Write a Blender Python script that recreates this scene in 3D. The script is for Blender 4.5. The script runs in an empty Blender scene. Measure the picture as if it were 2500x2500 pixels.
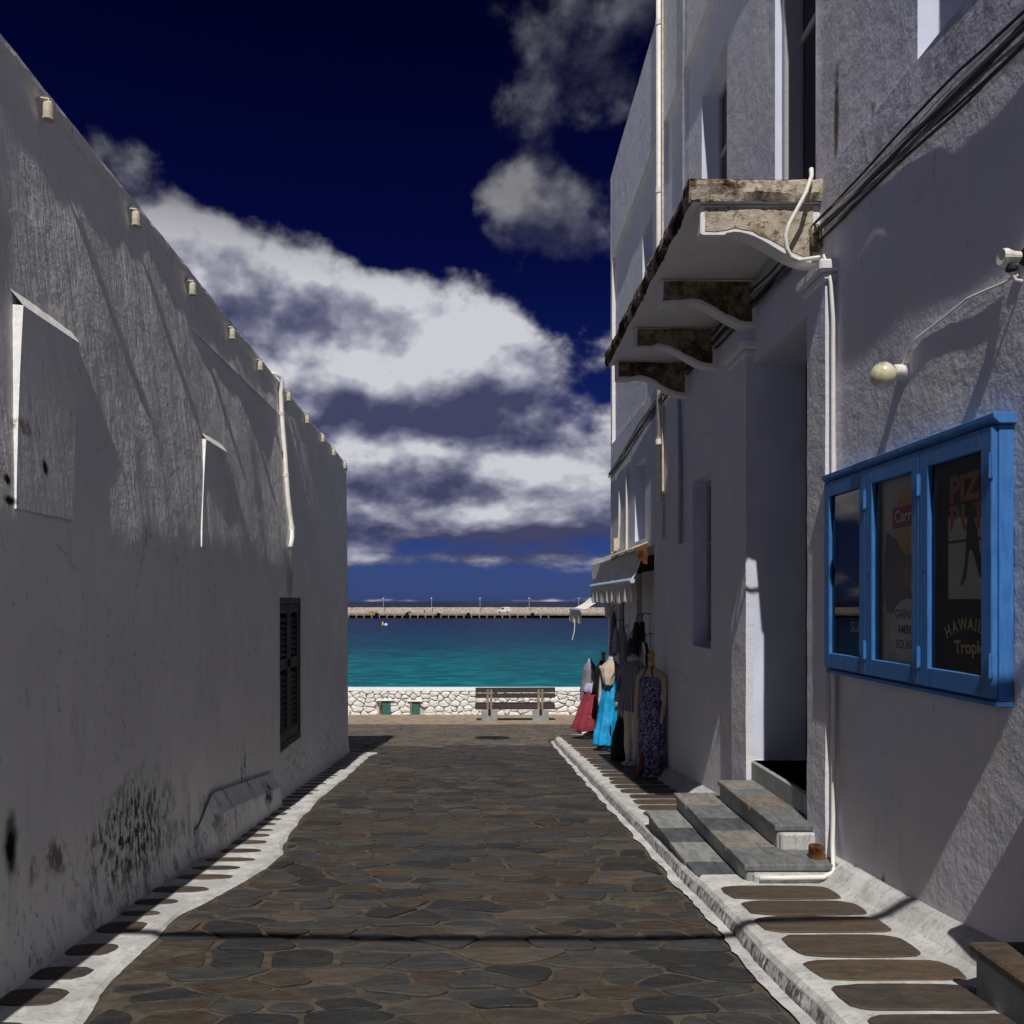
import bpy, bmesh, math, random
from mathutils import Vector, Matrix, noise, Quaternion

# ------------------------------------------------------------------ camera, light, exposure
scene = bpy.context.scene
COL = scene.collection
FPX = 2000.0; VPX = 1189.0; HZ = 1468.0           # focal length / vanishing point of the street, in photo pixels
cam_d = bpy.data.cameras.new('camera'); cam = bpy.data.objects.new('camera', cam_d); COL.objects.link(cam)
cam.location = (0, 0, 0); cam.rotation_euler = (math.radians(90), 0, 0)
cam_d.sensor_width = 36; cam_d.lens = 36 * FPX / 2500
cam_d.shift_x = (1250 - VPX) / 2500; cam_d.shift_y = (HZ - 1250) / 2500
cam_d.clip_start = 0.05; cam_d.clip_end = 40000
scene.camera = cam

SUN_DIR = Vector((0.113, 1.0, -1.43)).normalized()   # the way the light travels: down the street to the sea
sun_d = bpy.data.lights.new('sun', 'SUN'); sun = bpy.data.objects.new('sun', sun_d); COL.objects.link(sun)
sun_d.energy = 3.7; sun_d.angle = math.radians(0.5); sun_d.color = (1.0, 0.95, 0.87)
sun.rotation_euler = SUN_DIR.to_track_quat('-Z', 'Y').to_euler()
sun.location = (-1, -20, 20)

scene.view_settings.view_transform = 'Standard'; scene.view_settings.look = 'None'
scene.view_settings.gamma = 1; scene.view_settings.exposure = 0.1
scene.view_settings.use_curve_mapping = False


class NT:
    """small node-tree writer"""
    def __init__(s, tree): s.t = tree
    def n(s, typ, **kw):
        nd = s.t.nodes.new(typ)
        for k, v in kw.items():
            setattr(nd, k, v)
        return nd
    def link(s, a, b): s.t.links.new(a, b)
    def put(s, sock, v):
        if isinstance(v, bpy.types.NodeSocket): s.link(v, sock)
        elif v is not None: sock.default_value = v
    def m(s, op, a, b=None, c=None, clamp=False):
        nd = s.n('ShaderNodeMath', operation=op, use_clamp=clamp)
        s.put(nd.inputs[0], a); s.put(nd.inputs[1], b); s.put(nd.inputs[2], c)
        return nd.outputs[0]
    def v(s, op, a, b=None):
        nd = s.n('ShaderNodeVectorMath', operation=op)
        s.put(nd.inputs[0], a); s.put(nd.inputs[1], b)
        return nd.outputs['Value'] if op in ('LENGTH', 'DOT_PRODUCT', 'DISTANCE') else nd.outputs[0]
    def mr(s, x, a, b, c=0.0, d=1.0, smooth=True):
        nd = s.n('ShaderNodeMapRange', interpolation_type='SMOOTHSTEP' if smooth else 'LINEAR')
        s.put(nd.inputs[0], x)
        for i, q in enumerate((a, b, c, d)): s.put(nd.inputs[i + 1], q)
        return nd.outputs[0]
    def mix(s, f, a, b, blend='MIX'):
        nd = s.n('ShaderNodeMix', data_type='RGBA', blend_type=blend)
        s.put(nd.inputs[0], f)
        s.put(nd.inputs[6], a if isinstance(a, bpy.types.NodeSocket) else (*a, 1))
        s.put(nd.inputs[7], b if isinstance(b, bpy.types.NodeSocket) else (*b, 1))
        return nd.outputs[2]
    def noise(s, vec, scale, detail=4, rough=.55, dist=0.0):
        nd = s.n('ShaderNodeTexNoise')
        s.put(nd.inputs['Vector'], vec); s.put(nd.inputs['Scale'], scale)
        nd.inputs['Detail'].default_value = detail; nd.inputs['Roughness'].default_value = rough
        nd.inputs['Distortion'].default_value = dist
        return nd.outputs[0]
    def ramp(s, f, stops, interp='LINEAR'):
        nd = s.n('ShaderNodeValToRGB'); cr = nd.color_ramp; cr.interpolation = interp
        while len(cr.elements) < len(stops): cr.elements.new(0.5)
        for e, (p, c) in zip(cr.elements, stops): e.position = p; e.color = (*c, 1)
        s.put(nd.inputs[0], f)
        return nd.outputs[0]


# ------------------------------------------------------------------ world: deep polarised sky with cumulus
world = bpy.data.worlds.new('World'); scene.world = world; world.use_nodes = True
wt = world.node_tree; wt.nodes.clear()


def disp_uv(x, y):
    """direction (azimuth, elevation) of a point of the photo's sky"""
    du = (x - 919) / 1546.; dv = (1134 - y) / 1546.
    u = math.atan(du)
    return u, math.atan(dv * math.cos(u))


CLOUDS = [  # x, y, rx, ry, amount : where cloud banks stand over the bay
    (800, 690, 230, 115, .22), (590, 590, 230, 150, .17), (390, 490, 150, 110, .14), (720, 730, 220, 60, .09),
    (920, 700, 110, 80, .17), (930, 250, 120, 130, .165), (970, 420, 140, 80, .165), (1130, 520, 80, 60, .11),
    (1140, 680, 60, 70, .12), (820, 905, 330, 60, .16), (1090, 850, 150, 70, .16), (700, 850, 180, 50, .12), (900, 1000, 420, 36, .26), (820, 955, 260, 24, .08), (980, 1055, 320, 16, .20),
    (130, 230, 80, 70, .10), (540, 290, 60, 100, .07), (590, 110, 45, 35, .06), (1150, 60, 150, 110, .05),
    (500, 160, 330, 160, -.22), (740, 330, 100, 130, -.22), (800, 440, 85, 60, -.22), (870, 560, 50, 30, -.08), (1085, 600, 85, 85, -.36), (130, 50, 300, 110, -.20),
]


CLOUD_SEED = (9.2, 6.6, 5.5)


def cloud_group():
    g = bpy.data.node_groups.new('cloud_density', 'ShaderNodeTree')
    g.interface.new_socket('Dir', in_out='INPUT', socket_type='NodeSocketVector')
    g.interface.new_socket('Detail', in_out='INPUT', socket_type='NodeSocketFloat')
    g.interface.new_socket('Density', in_out='OUTPUT', socket_type='NodeSocketFloat')
    g.interface.new_socket('Bank', in_out='OUTPUT', socket_type='NodeSocketFloat')
    N = NT(g)
    gi = N.n('NodeGroupInput'); go = N.n('NodeGroupOutput')
    d = gi.outputs[0]
    sp = N.n('ShaderNodeSeparateXYZ'); N.link(d, sp.inputs[0])
    x, y, z = sp.outputs
    # lumps get flatter towards the horizon
    zl = N.m('ADD', N.m('MULTIPLY', z, .85), N.m('MULTIPLY', N.m('LOGARITHM', N.m('ADD', N.m('MULTIPLY', N.m('MAXIMUM', z, 0.0), 20.0), 1.0), math.e), .18))
    cv = N.n('ShaderNodeCombineXYZ'); N.link(x, cv.inputs[0]); N.link(y, cv.inputs[1]); N.link(zl, cv.inputs[2])
    nn = N.n('ShaderNodeTexNoise'); N.link(N.v('ADD', cv.outputs[0], CLOUD_SEED), nn.inputs['Vector']); N.link(gi.outputs[1], nn.inputs['Detail'])
    nn.inputs['Scale'].default_value = 6.5; nn.inputs['Roughness'].default_value = .54
    dens = nn.outputs[0]
    bank = None
    for (px, py, rx, ry, a) in CLOUDS:
        u0, v0 = disp_uv(px, py)
        c0 = Vector((math.sin(u0) * math.cos(v0), math.cos(u0) * math.cos(v0), math.sin(v0)))
        e = N.v('MULTIPLY', N.v('SUBTRACT', d, tuple(c0)), (1546. / rx, 1546. / max(rx, ry), 1546. / ry))
        f = N.m('MULTIPLY', N.m('EXPONENT', N.m('MULTIPLY', N.v('DOT_PRODUCT', e, e), -.8)), a)
        bank = f if bank is None else N.m('ADD', bank, f)
    N.link(N.m('ADD', dens, bank), go.inputs[0]); N.link(bank, go.inputs[1])
    return g


def build_world():
    N = NT(wt)
    out = N.n('ShaderNodeOutputWorld'); bg = N.n('ShaderNodeBackground')
    tc = N.n('ShaderNodeTexCoord'); d = N.v('NORMALIZE', tc.outputs['Generated'])
    sky = N.n('ShaderNodeTexSky', sky_type='NISHITA'); sky.sun_disc = False
    sky.sun_elevation = math.asin(-SUN_DIR.z); sky.sun_rotation = math.atan2(-SUN_DIR.x, -SUN_DIR.y)
    sky.air_density = 1.0; sky.dust_density = 0.3; sky.ozone_density = 3.0
    sp = N.n('ShaderNodeSeparateXYZ'); N.link(d, sp.inputs[0]); z = sp.outputs[2]
    # polarised to a deep blue that is palest low over the sea
    tint = N.ramp(z, [(0, (.050, .085, .31)), (.03, (.050, .082, .29)), (.09, (.045, .068, .24)), (.22, (.022, .035, .17)), (.40, (.008, .012, .10)), (.62, (.004, .005, .045)), (1, (.004, .005, .04))])
    deep = N.mix(1.0, sky.outputs[0], tint, 'MULTIPLY')
    g = cloud_group()
    def dens(off, detail):
        nd = N.n('ShaderNodeGroup'); nd.node_tree = g; nd.inputs[1].default_value = detail
        N.put(nd.inputs[0], d if off is None else N.v('ADD', d, off))
        return nd.outputs
    d0, d1 = dens(None, 7.0), dens((-.010, 0, .030), 4.0)
    thr = N.m('SUBTRACT', N.m('ADD', d0[0], N.mr(z, .012, .07, -.06, 0.0)), CLOUD_T)
    alpha = N.mr(thr, -.01, .15)
    lit = N.m('ADD', N.m('MULTIPLY', N.m('SUBTRACT', d0[0], d1[0]), 3.7), N.m('MULTIPLY', N.m('SUBTRACT', d0[1], d1[1]), .3))
    lit = N.m('ADD', lit, N.m('MULTIPLY', N.m('MINIMUM', thr, .30), .55))
    lit = N.m('ADD', lit, .37, clamp=True)
    ccol = N.ramp(lit, [(0, (.50, .54, 1.15)), (.33, (1.2, 1.25, 2.0)), (.66, (2.9, 2.95, 3.7)), (1, (5.6, 5.6, 6.1))])
    ccol = N.mix(1.0, ccol, N.mr(z, .34, .45, 1.0, .34), 'MULTIPLY')      # thin and high: dimmer
    colr = N.mix(alpha, deep, ccol)
    colr = N.mix(N.mr(z, -.06, -.005), (.3, .35, .6), colr)
    N.link(colr, bg.inputs[0]); bg.inputs[1].default_value = .1
    N.link(bg.outputs[0], out.inputs[0])
CLOUD_T = .49
build_world()
world.cycles.sampling_method = 'MANUAL'; world.cycles.sample_map_resolution = 512
scene.cycles.adaptive_threshold = .02; scene.cycles.max_bounces = 6; scene.cycles.diffuse_bounces = 3; scene.cycles.glossy_bounces = 3; scene.cycles.transparent_max_bounces = 8


# ------------------------------------------------------------------ materials
MATS = {}


def new_mat(name):
    m = bpy.data.materials.new(name); m.use_nodes = True; m.node_tree.nodes.clear()
    N = NT(m.node_tree)
    out = N.n('ShaderNodeOutputMaterial'); bs = N.n('ShaderNodeBsdfPrincipled')
    N.link(bs.outputs[0], out.inputs[0]); MATS[name] = m
    N.bs = bs; N.out = out
    return N


def wpos(N): return N.n('ShaderNodeNewGeometry').outputs['Position']


def opos(N): return N.n('ShaderNodeTexCoord').outputs['Object']


def bump(N, h, strength=.3, dist=.01, prev=None):
    b = N.n('ShaderNodeBump'); b.inputs['Strength'].default_value = strength; b.inputs['Distance'].default_value = dist
    N.link(h, b.inputs['Height'])
    if prev is not None: N.link(prev, b.inputs['Normal'])
    return b.outputs[0]


def simple(name, col, rough=.6, metal=0.0, var=.25, scale=30, bmp=.15, bscale=60, spec=.4, dist=.004, col2=None):
    N = new_mat(name); p = opos(N)
    n1 = N.noise(p, scale, 2)
    c2 = col2 or tuple(c * (1 - var) for c in col)
    c = N.mix(N.mr(n1, .35, .65), c2, col)
    N.link(c, N.bs.inputs['Base Color'])
    N.bs.inputs['Roughness'].default_value = rough; N.bs.inputs['Metallic'].default_value = metal
    N.bs.inputs['Specular IOR Level'].default_value = spec
    if bmp: N.link(bump(N, N.noise(p, bscale, 2), bmp, dist), N.bs.inputs['Normal'])
    return N


def plaster(name, col, dirt, dirt_amt, stains_holes=(), drip=1.0, blue=None, relief=1.0):
    """old limewash: brush drips, patched undulation, mildew and painted hole darkness with shapes of their own"""
    N = new_mat(name); p = wpos(N)
    big = N.noise(p, 1.3, 3, .6)
    streak = N.noise(N.v('MULTIPLY', p, (1, 1, .13)), 9, 3, .6)
    c = N.mix(N.mr(big, .35, .7), tuple(q * .90 for q in col), col)
    if blue: c = N.mix(N.mr(big, .62, .40), c, blue)
    d = N.m('MULTIPLY', N.mr(streak, .52, .80), N.mr(big, .38, .68))
    c = N.mix(N.m('MULTIPLY', d, dirt_amt), c, dirt)
    speck = N.noise(N.v('MULTIPLY', p, (1, 1, .55)), 17, 4, .7)
    sc = N.m('MULTIPLY', N.mr(speck, .60, .69), N.mr(big, .60, .42))
    c = N.mix(N.m('MULTIPLY', sc, dirt_amt * .8), c, tuple(q * .55 for q in dirt))
    # hairline cracks
    vo = N.n('ShaderNodeTexVoronoi', feature='DISTANCE_TO_EDGE'); vo.inputs['Scale'].default_value = .8
    N.link(N.v('ADD', p, N.v('MULTIPLY', N.m('SUBTRACT', speck, .5), (.35, .35, .35))), vo.inputs['Vector'])
    crack = N.m('MULTIPLY', N.mr(vo.outputs['Distance'], .0, .006, 1, 0), N.mr(big, .5, .62))
    c = N.mix(N.m('MULTIPLY', crack, .5), c, tuple(q * .5 for q in dirt))
    if stains_holes:
        wob = N.m('MULTIPLY', N.m('SUBTRACT', N.noise(p, 6, 3, .6), .5), 1.1)
        fine_s = N.noise(N.v('MULTIPLY', p, (1, 1, .45)), 24, 4, .7)
        mid_s = N.noise(N.v('MULTIPLY', p, (1, 1, .5)), 9, 4, .7)
    for (sy, sz_, ry, rz, amt, col_s, nsc, lo) in stains_holes:
        e = N.v('MULTIPLY', N.v('SUBTRACT', p, (0, sy, sz_)), (0, 1 / ry, 1 / rz))
        l = N.m('ADD', N.v('LENGTH', e), wob)
        f = N.m('MULTIPLY', N.mr(l, .35, 1.05, 1, 0), N.mr(fine_s if nsc > 13 else mid_s, lo, lo + .12))
        c = N.mix(N.m('MULTIPLY', f, amt), c, col_s)
    N.link(c, N.bs.inputs['Base Color'])
    N.bs.inputs['Roughness'].default_value = .85; N.bs.inputs['Specular IOR Level'].default_value = .15
    h = N.m('MULTIPLY', N.noise(p, 5.5, 4, .62), .016 * relief)
    h = N.m('ADD', h, N.m('MULTIPLY', N.noise(N.v('MULTIPLY', p, (1, 1, .12)), 14, 3, .7), .0070 * drip))
    h = N.m('ADD', h, N.m('MULTIPLY', N.noise(p, 42, 3, .7), .0030 * relief))
    N.link(bump(N, h, 1.0, 1.0), N.bs.inputs['Normal'])
    return N


BLK = (.012, .012, .012); BRN = (.10, .07, .045)
LEFT_STAINS_HOLES = [(4.75, -1.36, .75, .40, .95, BLK, 26, .455), (4.1, -1.2, .9, .12, .8, BRN, 9, .52), (7.12, -1.52, .13, .3, .9, BLK, 30, .47),
               (7.55, -1.78, .22, .16, .95, BLK, 20, .42), (3.46, -1.03, .07, .17, 1.0, (.004, .004, .004), 4, .2),  # last entry paints the darkness inside a broken hole
               (3.7, .78, .16, .05, .7, BRN, 14, .42), (3.82, .62, .035, .06, 1, BLK, 6, .2), (3.5, .52, .03, .03, 1, BLK, 6, .2), (3.5, .43, .06, .03, 1, BLK, 6, .2),
               (3.6, -1.45, .5, .25, .7, BLK, 17, .55), (9.0, .25, .22, .35, .5, (.30, .20, .10), 5, .35), (9.2, -1.75, .9, .25, .6, BRN, 22, .5),
               (6.2, -1.7, .8, .2, .5, BLK, 20, .54), (5.0, .35, .7, .16, .4, BRN, 12, .52), (11.8, -2.0, 1.2, .35, .55, BRN, 24, .55),
               (5.2, -1.62, 1.8, .28, .6, (.09, .08, .07), 12, .48), (10.4, -1.95, 2.2, .26, .5, (.12, .10, .08), 24, .5), (6.6, -.6, 1.6, .5, .35, BRN, 24, .58), (4.6, -.4, 1.1, .6, .4, BRN, 24, .57)]
plaster('plaster_warm', (.86, .86, .87), (.32, .30, .28), .55, LEFT_STAINS_HOLES, drip=1.5, relief=.7)
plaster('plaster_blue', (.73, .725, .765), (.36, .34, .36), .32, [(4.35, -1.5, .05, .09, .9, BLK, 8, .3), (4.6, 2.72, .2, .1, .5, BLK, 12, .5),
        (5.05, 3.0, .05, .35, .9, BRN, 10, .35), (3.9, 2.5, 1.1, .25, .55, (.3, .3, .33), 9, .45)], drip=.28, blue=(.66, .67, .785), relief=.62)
plaster('white_trim', (.82, .81, .82), (.4, .38, .36), .35, drip=.3, relief=.6)


def limewash(name, worn, wc, lo=.53):
    N = new_mat(name); p = wpos(N)
    c = N.mix(N.mr(N.noise(p, 5, 5, .6), .35, .7), (.42, .42, .42), (.63, .63, .635))
    w = N.m('MULTIPLY', N.mr(N.noise(N.v('MULTIPLY', p, (1, 1.6, .5)), 24, 6, .68), lo, lo + .10), worn)
    c = N.mix(w, c, wc)
    sp_ = N.mr(N.noise(p, 70, 3, .6), .64, .72)
    c = N.mix(N.m('MULTIPLY', sp_, .5), c, (.2, .19, .18))
    N.link(c, N.bs.inputs['Base Color']); N.bs.inputs['Roughness'].default_value = .85; N.bs.inputs['Specular IOR Level'].default_value = .15
    b = bump(N, N.noise(p, 28, 5, .65), .6, .008); b = bump(N, N.noise(p, 120, 3), .4, .003, b)
    N.link(b, N.bs.inputs['Normal'])
limewash('limewash', .62, (.27, .26, .25))
limewash('limewash_worn', 1.0, (.12, .12, .125), .46)


def stone(name, stops, rough=.62, scale=7, tint=.5, bs=.5):
    N = new_mat(name); p = wpos(N)
    oi = N.n('ShaderNodeObjectInfo').outputs['Random']; ri = N.n('ShaderNodeNewGeometry').outputs['Random Per Island']
    r = N.m('FRACT', N.m('ADD', N.m('MULTIPLY', oi, 7.31), ri))
    base = N.ramp(r, stops, 'CONSTANT')
    off = N.v('ADD', p, N.n('ShaderNodeCombineXYZ').outputs[0])
    vein = N.noise(N.v('MULTIPLY', p, (.45, 1.4, 1)), scale * 2.2, 4, .68, .5)
    c = N.mix(N.mr(vein, .3, .72), N.mix(1.0, base, (.72, .72, .74), 'MULTIPLY'), N.mix(1.0, base, (1.25, 1.22, 1.18), 'MULTIPLY'))
    rust = N.m('MULTIPLY', N.mr(N.noise(p, 4.2, 4, .65), .50, .68), tint * .6)
    c = N.mix(rust, c, N.mix(1.0, c, (1.5, 1.0, .62), 'MULTIPLY'))
    dust = N.mr(N.noise(p, 55, 4, .7), .60, .74)
    c = N.mix(N.m('MULTIPLY', dust, .35), c, (.17, .14, .11))
    N.link(c, N.bs.inputs['Base Color'])
    N.link(N.mr(vein, .3, .7, rough - .14, rough + .2), N.bs.inputs['Roughness']); N.bs.inputs['Specular IOR Level'].default_value = .3
    b = bump(N, N.m('ADD', N.m('MULTIPLY', N.noise(p, 9, 3, .6), .011), N.m('MULTIPLY', N.noise(p, 60, 3, .65), .0036)), 1.0, 1.0)
    N.link(b, N.bs.inputs['Normal'])


SLATE = (.043, .045, .046); DARK = (.028, .029, .030); BROWN = (.049, .040, .032); TAN = (.080, .068, .056); GREY = (.057, .054, .050); OCHRE = (.058, .048, .038)
stone('flagstone', [(0, SLATE), (.20, GREY), (.32, DARK), (.46, BROWN), (.62, SLATE), (.74, OCHRE), (.88, TAN), (.94, DARK)])
stone('flag_brown', [(0, (.074, .058, .044)), (.3, (.060, .051, .042)), (.55, (.088, .066, .048)), (.8, (.055, .050, .045))], tint=.6)
stone('flag_pale', [(0, (.10, .092, .082)), (.3, (.13, .11, .09)), (.5, (.085, .083, .08)), (.75, (.15, .125, .10))])
simple('mortar', (.098, .082, .065), .95, var=.35, scale=14, bmp=.8, bscale=50, spec=.1, dist=.008)
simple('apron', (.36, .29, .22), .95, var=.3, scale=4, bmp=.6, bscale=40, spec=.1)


def marble(name, a, b):
    N = new_mat(name); p = wpos(N)
    w = N.noise(N.v('MULTIPLY', p, (2.2, .8, 1)), 6, 7, .65, 1.4)
    c = N.mix(N.mr(w, .35, .68), a, b)
    c = N.mix(N.m('MULTIPLY', N.mr(N.noise(p, 9, 5, .7), .56, .7), .45), c, (.10, .085, .07))
    N.link(c, N.bs.inputs['Base Color']); N.bs.inputs['Roughness'].default_value = .6
    N.link(bump(N, N.noise(p, 40, 5), .35, .004), N.bs.inputs['Normal'])
marble('marble_light', (.17, .175, .18), (.29, .29, .29))
marble('marble_dark', (.05, .056, .065), (.11, .12, .13))
marble('marble_tan', (.15, .14, .125), (.26, .245, .22))
marble('marble_grey', (.10, .105, .11), (.19, .195, .20))
marble('marble_brown', (.12, .10, .08), (.22, .185, .145))


def crust(name, a, b, c3, lo=.42):
    N = new_mat(name); p = wpos(N)
    n = N.noise(p, 5, 7, .7, .4); n2 = N.noise(p, 17, 6, .7)
    c = N.ramp(n, [(lo - .10, a), (lo, b), (lo + .10, c3)])
    c = N.mix(N.mr(n2, .52, .66), c, N.mix(1.0, c, (.35, .33, .3), 'MULTIPLY'))
    N.link(c, N.bs.inputs['Base Color']); N.bs.inputs['Roughness'].default_value = .95; N.bs.inputs['Specular IOR Level'].default_value = .1
    b_ = bump(N, n2, .9, .02); b_ = bump(N, N.noise(p, 60, 5, .7), .7, .008, b_)
    N.link(b_, N.bs.inputs['Normal'])
crust('slab_crust', (.03, .02, .012), (.16, .11, .07), (.50, .44, .36), .44)
crust('slab_rim', (.014, .011, .008), (.065, .045, .028), (.36, .30, .24), .49)
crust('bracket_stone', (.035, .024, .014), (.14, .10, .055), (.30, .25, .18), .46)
crust('bracket_sunlit', (.13, .09, .055), (.40, .33, .25), (.52, .46, .38), .42)  # bracket stone again, with sunlight put into its colour for the nearest one
crust('rust', (.02, .010, .006), (.09, .036, .016), (.19, .095, .045), .48)

N = new_mat('blue_paint'); p = wpos(N)
br_ = N.noise(N.v('MULTIPLY', p, (1, 1, .12)), 60, 3, .6)
c = N.mix(N.mr(br_, .3, .7), (.034, .140, .41), (.050, .195, .53))
c = N.mix(N.m('MULTIPLY', N.mr(N.noise(p, 5, 3), .5, .7), .35), c, (.075, .21, .47))
chip = N.m('MULTIPLY', N.mr(N.noise(p, 38, 4, .7), .66, .70), N.mr(N.noise(p, 4, 2), .48, .6))
c = N.mix(N.m('MULTIPLY', chip, .8), c, (.30, .33, .36))
N.link(c, N.bs.inputs['Base Color']); N.bs.inputs['Roughness'].default_value = .5; N.bs.inputs['Specular IOR Level'].default_value = .35
N.link(bump(N, br_, .3, .003), N.bs.inputs['Normal'])
simple('white_pipe', (.80, .78, .74), .45, var=.1, scale=9, bmp=.1)
simple('cream_plastic', (.68, .62, .50), .5, var=.25, scale=18, bmp=.15)
simple('grey_pipe', (.30, .32, .37), .5, var=.2, scale=12, bmp=.1)
simple('dark_wood', (.045, .030, .024), .6, var=.5, scale=25, bmp=.5, bscale=60)
simple('brown_wood', (.075, .046, .036), .6, var=.5, scale=25, bmp=.5, bscale=60)
simple('bench_wood', (.075, .055, .050), .7, var=.4, scale=30, bmp=.4, bscale=70)
simple('bench_post', (.36, .30, .24), .75, var=.4, scale=20, bmp=.3)
simple('concrete', (.34, .36, .36), .9, var=.2, scale=9, bmp=.4, bscale=40, spec=.15)
simple('black_cable', (.035, .032, .035), .6, var=.3, bmp=0)
simple('grey_cable', (.22, .21, .22), .6, var=.4, scale=8, bmp=0)
simple('iron', (.03, .03, .032), .6, .3, var=.3, bmp=.3)
simple('cast_iron', (.035, .030, .027), .65, .5, var=.4, scale=20, bmp=.5)
simple('frame_grey', (.42, .42, .46), .5, var=.1, bmp=.1)
simple('dark_void', (.015, .015, .018), .8, var=.2, bmp=0)
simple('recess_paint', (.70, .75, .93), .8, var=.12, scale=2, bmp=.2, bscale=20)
simple('canvas', (.80, .77, .71), .9, var=.18, scale=9, bmp=.25, bscale=120, spec=.1)
simple('canvas_bar', (.45, .58, .70), .5, var=.1, bmp=.1)
simple('green_paint', (.05, .17, .16), .6, var=.3, scale=20, bmp=.3)
simple('wall_stone', (.90, .895, .89), .9, var=.18, scale=12, bmp=.6, bscale=25, spec=.1, dist=.01)
simple('wall_joint', (.70, .67, .64), .95, var=.35, scale=20, bmp=.7, bscale=40, spec=.1)
simple('skin_cream', (.55, .45, .34), .5, var=.1, bmp=0)
simple('skin_grey', (.42, .42, .47), .5, var=.1, bmp=0)
simple('gold', (.60, .33, .07), .4, .4, var=.3, bmp=0)
simple('red_leather', (.20, .03, .025), .5, var=.3, bmp=.1)
simple('turquoise', (.006, .36, .74), .55, var=.3, scale=12, bmp=.3, bscale=40, spec=.5)
simple('black_cloth', (.010, .010, .013), .85, var=.4, bmp=.2)
simple('lilac_cloth', (.42, .38, .60), .85, var=.15, bmp=.2)
simple('beige_cloth', (.52, .44, .36), .85, var=.15, bmp=.2)
simple('cream_cloth', (.66, .63, .54), .85, var=.12, bmp=.2)
simple('charcoal_cloth', (.05, .05, .058), .85, var=.3, bmp=.2)
simple('van_white', (.78, .79, .80), .3, var=.04, bmp=0, spec=.6)
simple('tyre', (.012, .012, .012), .85, var=.2, bmp=0)
simple('lamp_metal', (.55, .56, .58), .5, .3, var=.1, bmp=0)
simple('net_orange', (.42, .12, .05), .9, var=.4, scale=6, bmp=.3)
simple('pier_stone', (.46, .40, .35), .95, var=.4, scale=1.6, bmp=.7, bscale=4, spec=.1, dist=.1)
simple('pier_concrete', (.42, .36, .29), .95, var=.35, scale=1.2, bmp=.5, bscale=5, spec=.1, dist=.05)
simple('buoy_white', (.75, .74, .68), .5, var=.1, bmp=0)
simple('buoy_yellow', (.65, .45, .08), .5, var=.1, bmp=0)
simple('paper_dark', (0.051, 0.046, 0.051), .5, var=.1, bmp=0)
simple('paper_grey', (0.78, 0.75, 0.70), .5, var=.15, scale=4, bmp=0)
simple('paper_pale', (0.86, 0.85, 0.82), .5, var=.1, bmp=0)
simple('paper_black', (.010, .010, .011), .5, var=.1, bmp=0)
simple('print_red', (0.48, 0.06, 0.07), .5, var=.05, bmp=0)
simple('print_white', (0.850, 0.850, 0.812), .5, var=.05, bmp=0)
simple('print_orange', (0.52, 0.19, 0.07), .5, var=.05, bmp=0)
simple('print_sun', (0.85, 0.55, 0.20), .5, var=.05, bmp=0)
simple('print_gold', (0.80, 0.68, 0.38), .5, var=.05, bmp=0)
simple('print_body', (.09, .05, .035), .5, var=.3, scale=5, bmp=0)
simple('print_arm', (0.32, 0.28, 0.27), .5, var=.25, scale=3, bmp=0)
simple('print_star', (0.55, 0.34, 0.24), .5, var=.2, scale=9, bmp=0)

# two-tone print of the patterned dress
N = new_mat('blue_print'); p = opos(N)
f = N.mr(N.noise(p, 34, 3, .55, 1.6), .50, .56)
N.link(N.mix(f, (.012, .016, .085), (.36, .36, .58)), N.bs.inputs['Base Color']); N.bs.inputs['Roughness'].default_value = .8
N = new_mat('red_print'); p = opos(N)
wv = N.n('ShaderNodeTexVoronoi', feature='F1'); wv.inputs['Scale'].default_value = 5; N.link(p, wv.inputs['Vector'])
f = N.m('MULTIPLY', N.mr(N.m('SINE', N.m('MULTIPLY', wv.outputs['Distance'], 55)), .3, .9), .5)
N.link(N.mix(f, (.20, .010, .028), (.42, .10, .13)), N.bs.inputs['Base Color']); N.bs.inputs['Roughness'].default_value = .8


def stripes(name, a, b, freq, axis=0):
    N = new_mat(name); p = opos(N)
    sp = N.n('ShaderNodeSeparateXYZ'); N.link(p, sp.inputs[0])
    ang = N.m('ARCTAN2', sp.outputs[0], sp.outputs[1]) if axis == 0 else sp.outputs[2]
    f = N.mr(N.m('SINE', N.m('MULTIPLY', ang, freq)), .1, .6)
    N.link(N.mix(f, a, b), N.bs.inputs['Base Color']); N.bs.inputs['Roughness'].default_value = .85
stripes('stripe_grey', (.30, .30, .35), (.10, .10, .13), 26)
stripes('stripe_dark', (.028, .028, .034), (.085, .085, .10), 22)
stripes('band_stripe', (.26, .26, .29), (.03, .03, .035), 150, 2)

# globe lamp: cream opal with speckled grime
N = new_mat('opal'); p = wpos(N)
sp = N.n('ShaderNodeSeparateXYZ'); N.link(p, sp.inputs[0])
c = N.mix(N.mr(N.noise(p, 20, 3), .4, .65), (.62, .57, .36), (.72, .69, .55))
top = N.mr(sp.outputs[2], 1.155, 1.20)
c = N.mix(N.m('MULTIPLY', N.mr(N.noise(p, 90, 5, .7), .48, .56), N.m('MULTIPLY', top, .9)), c, (.12, .11, .09))
N.link(c, N.bs.inputs['Base Color']); N.bs.inputs['Roughness'].default_value = .25


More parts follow.
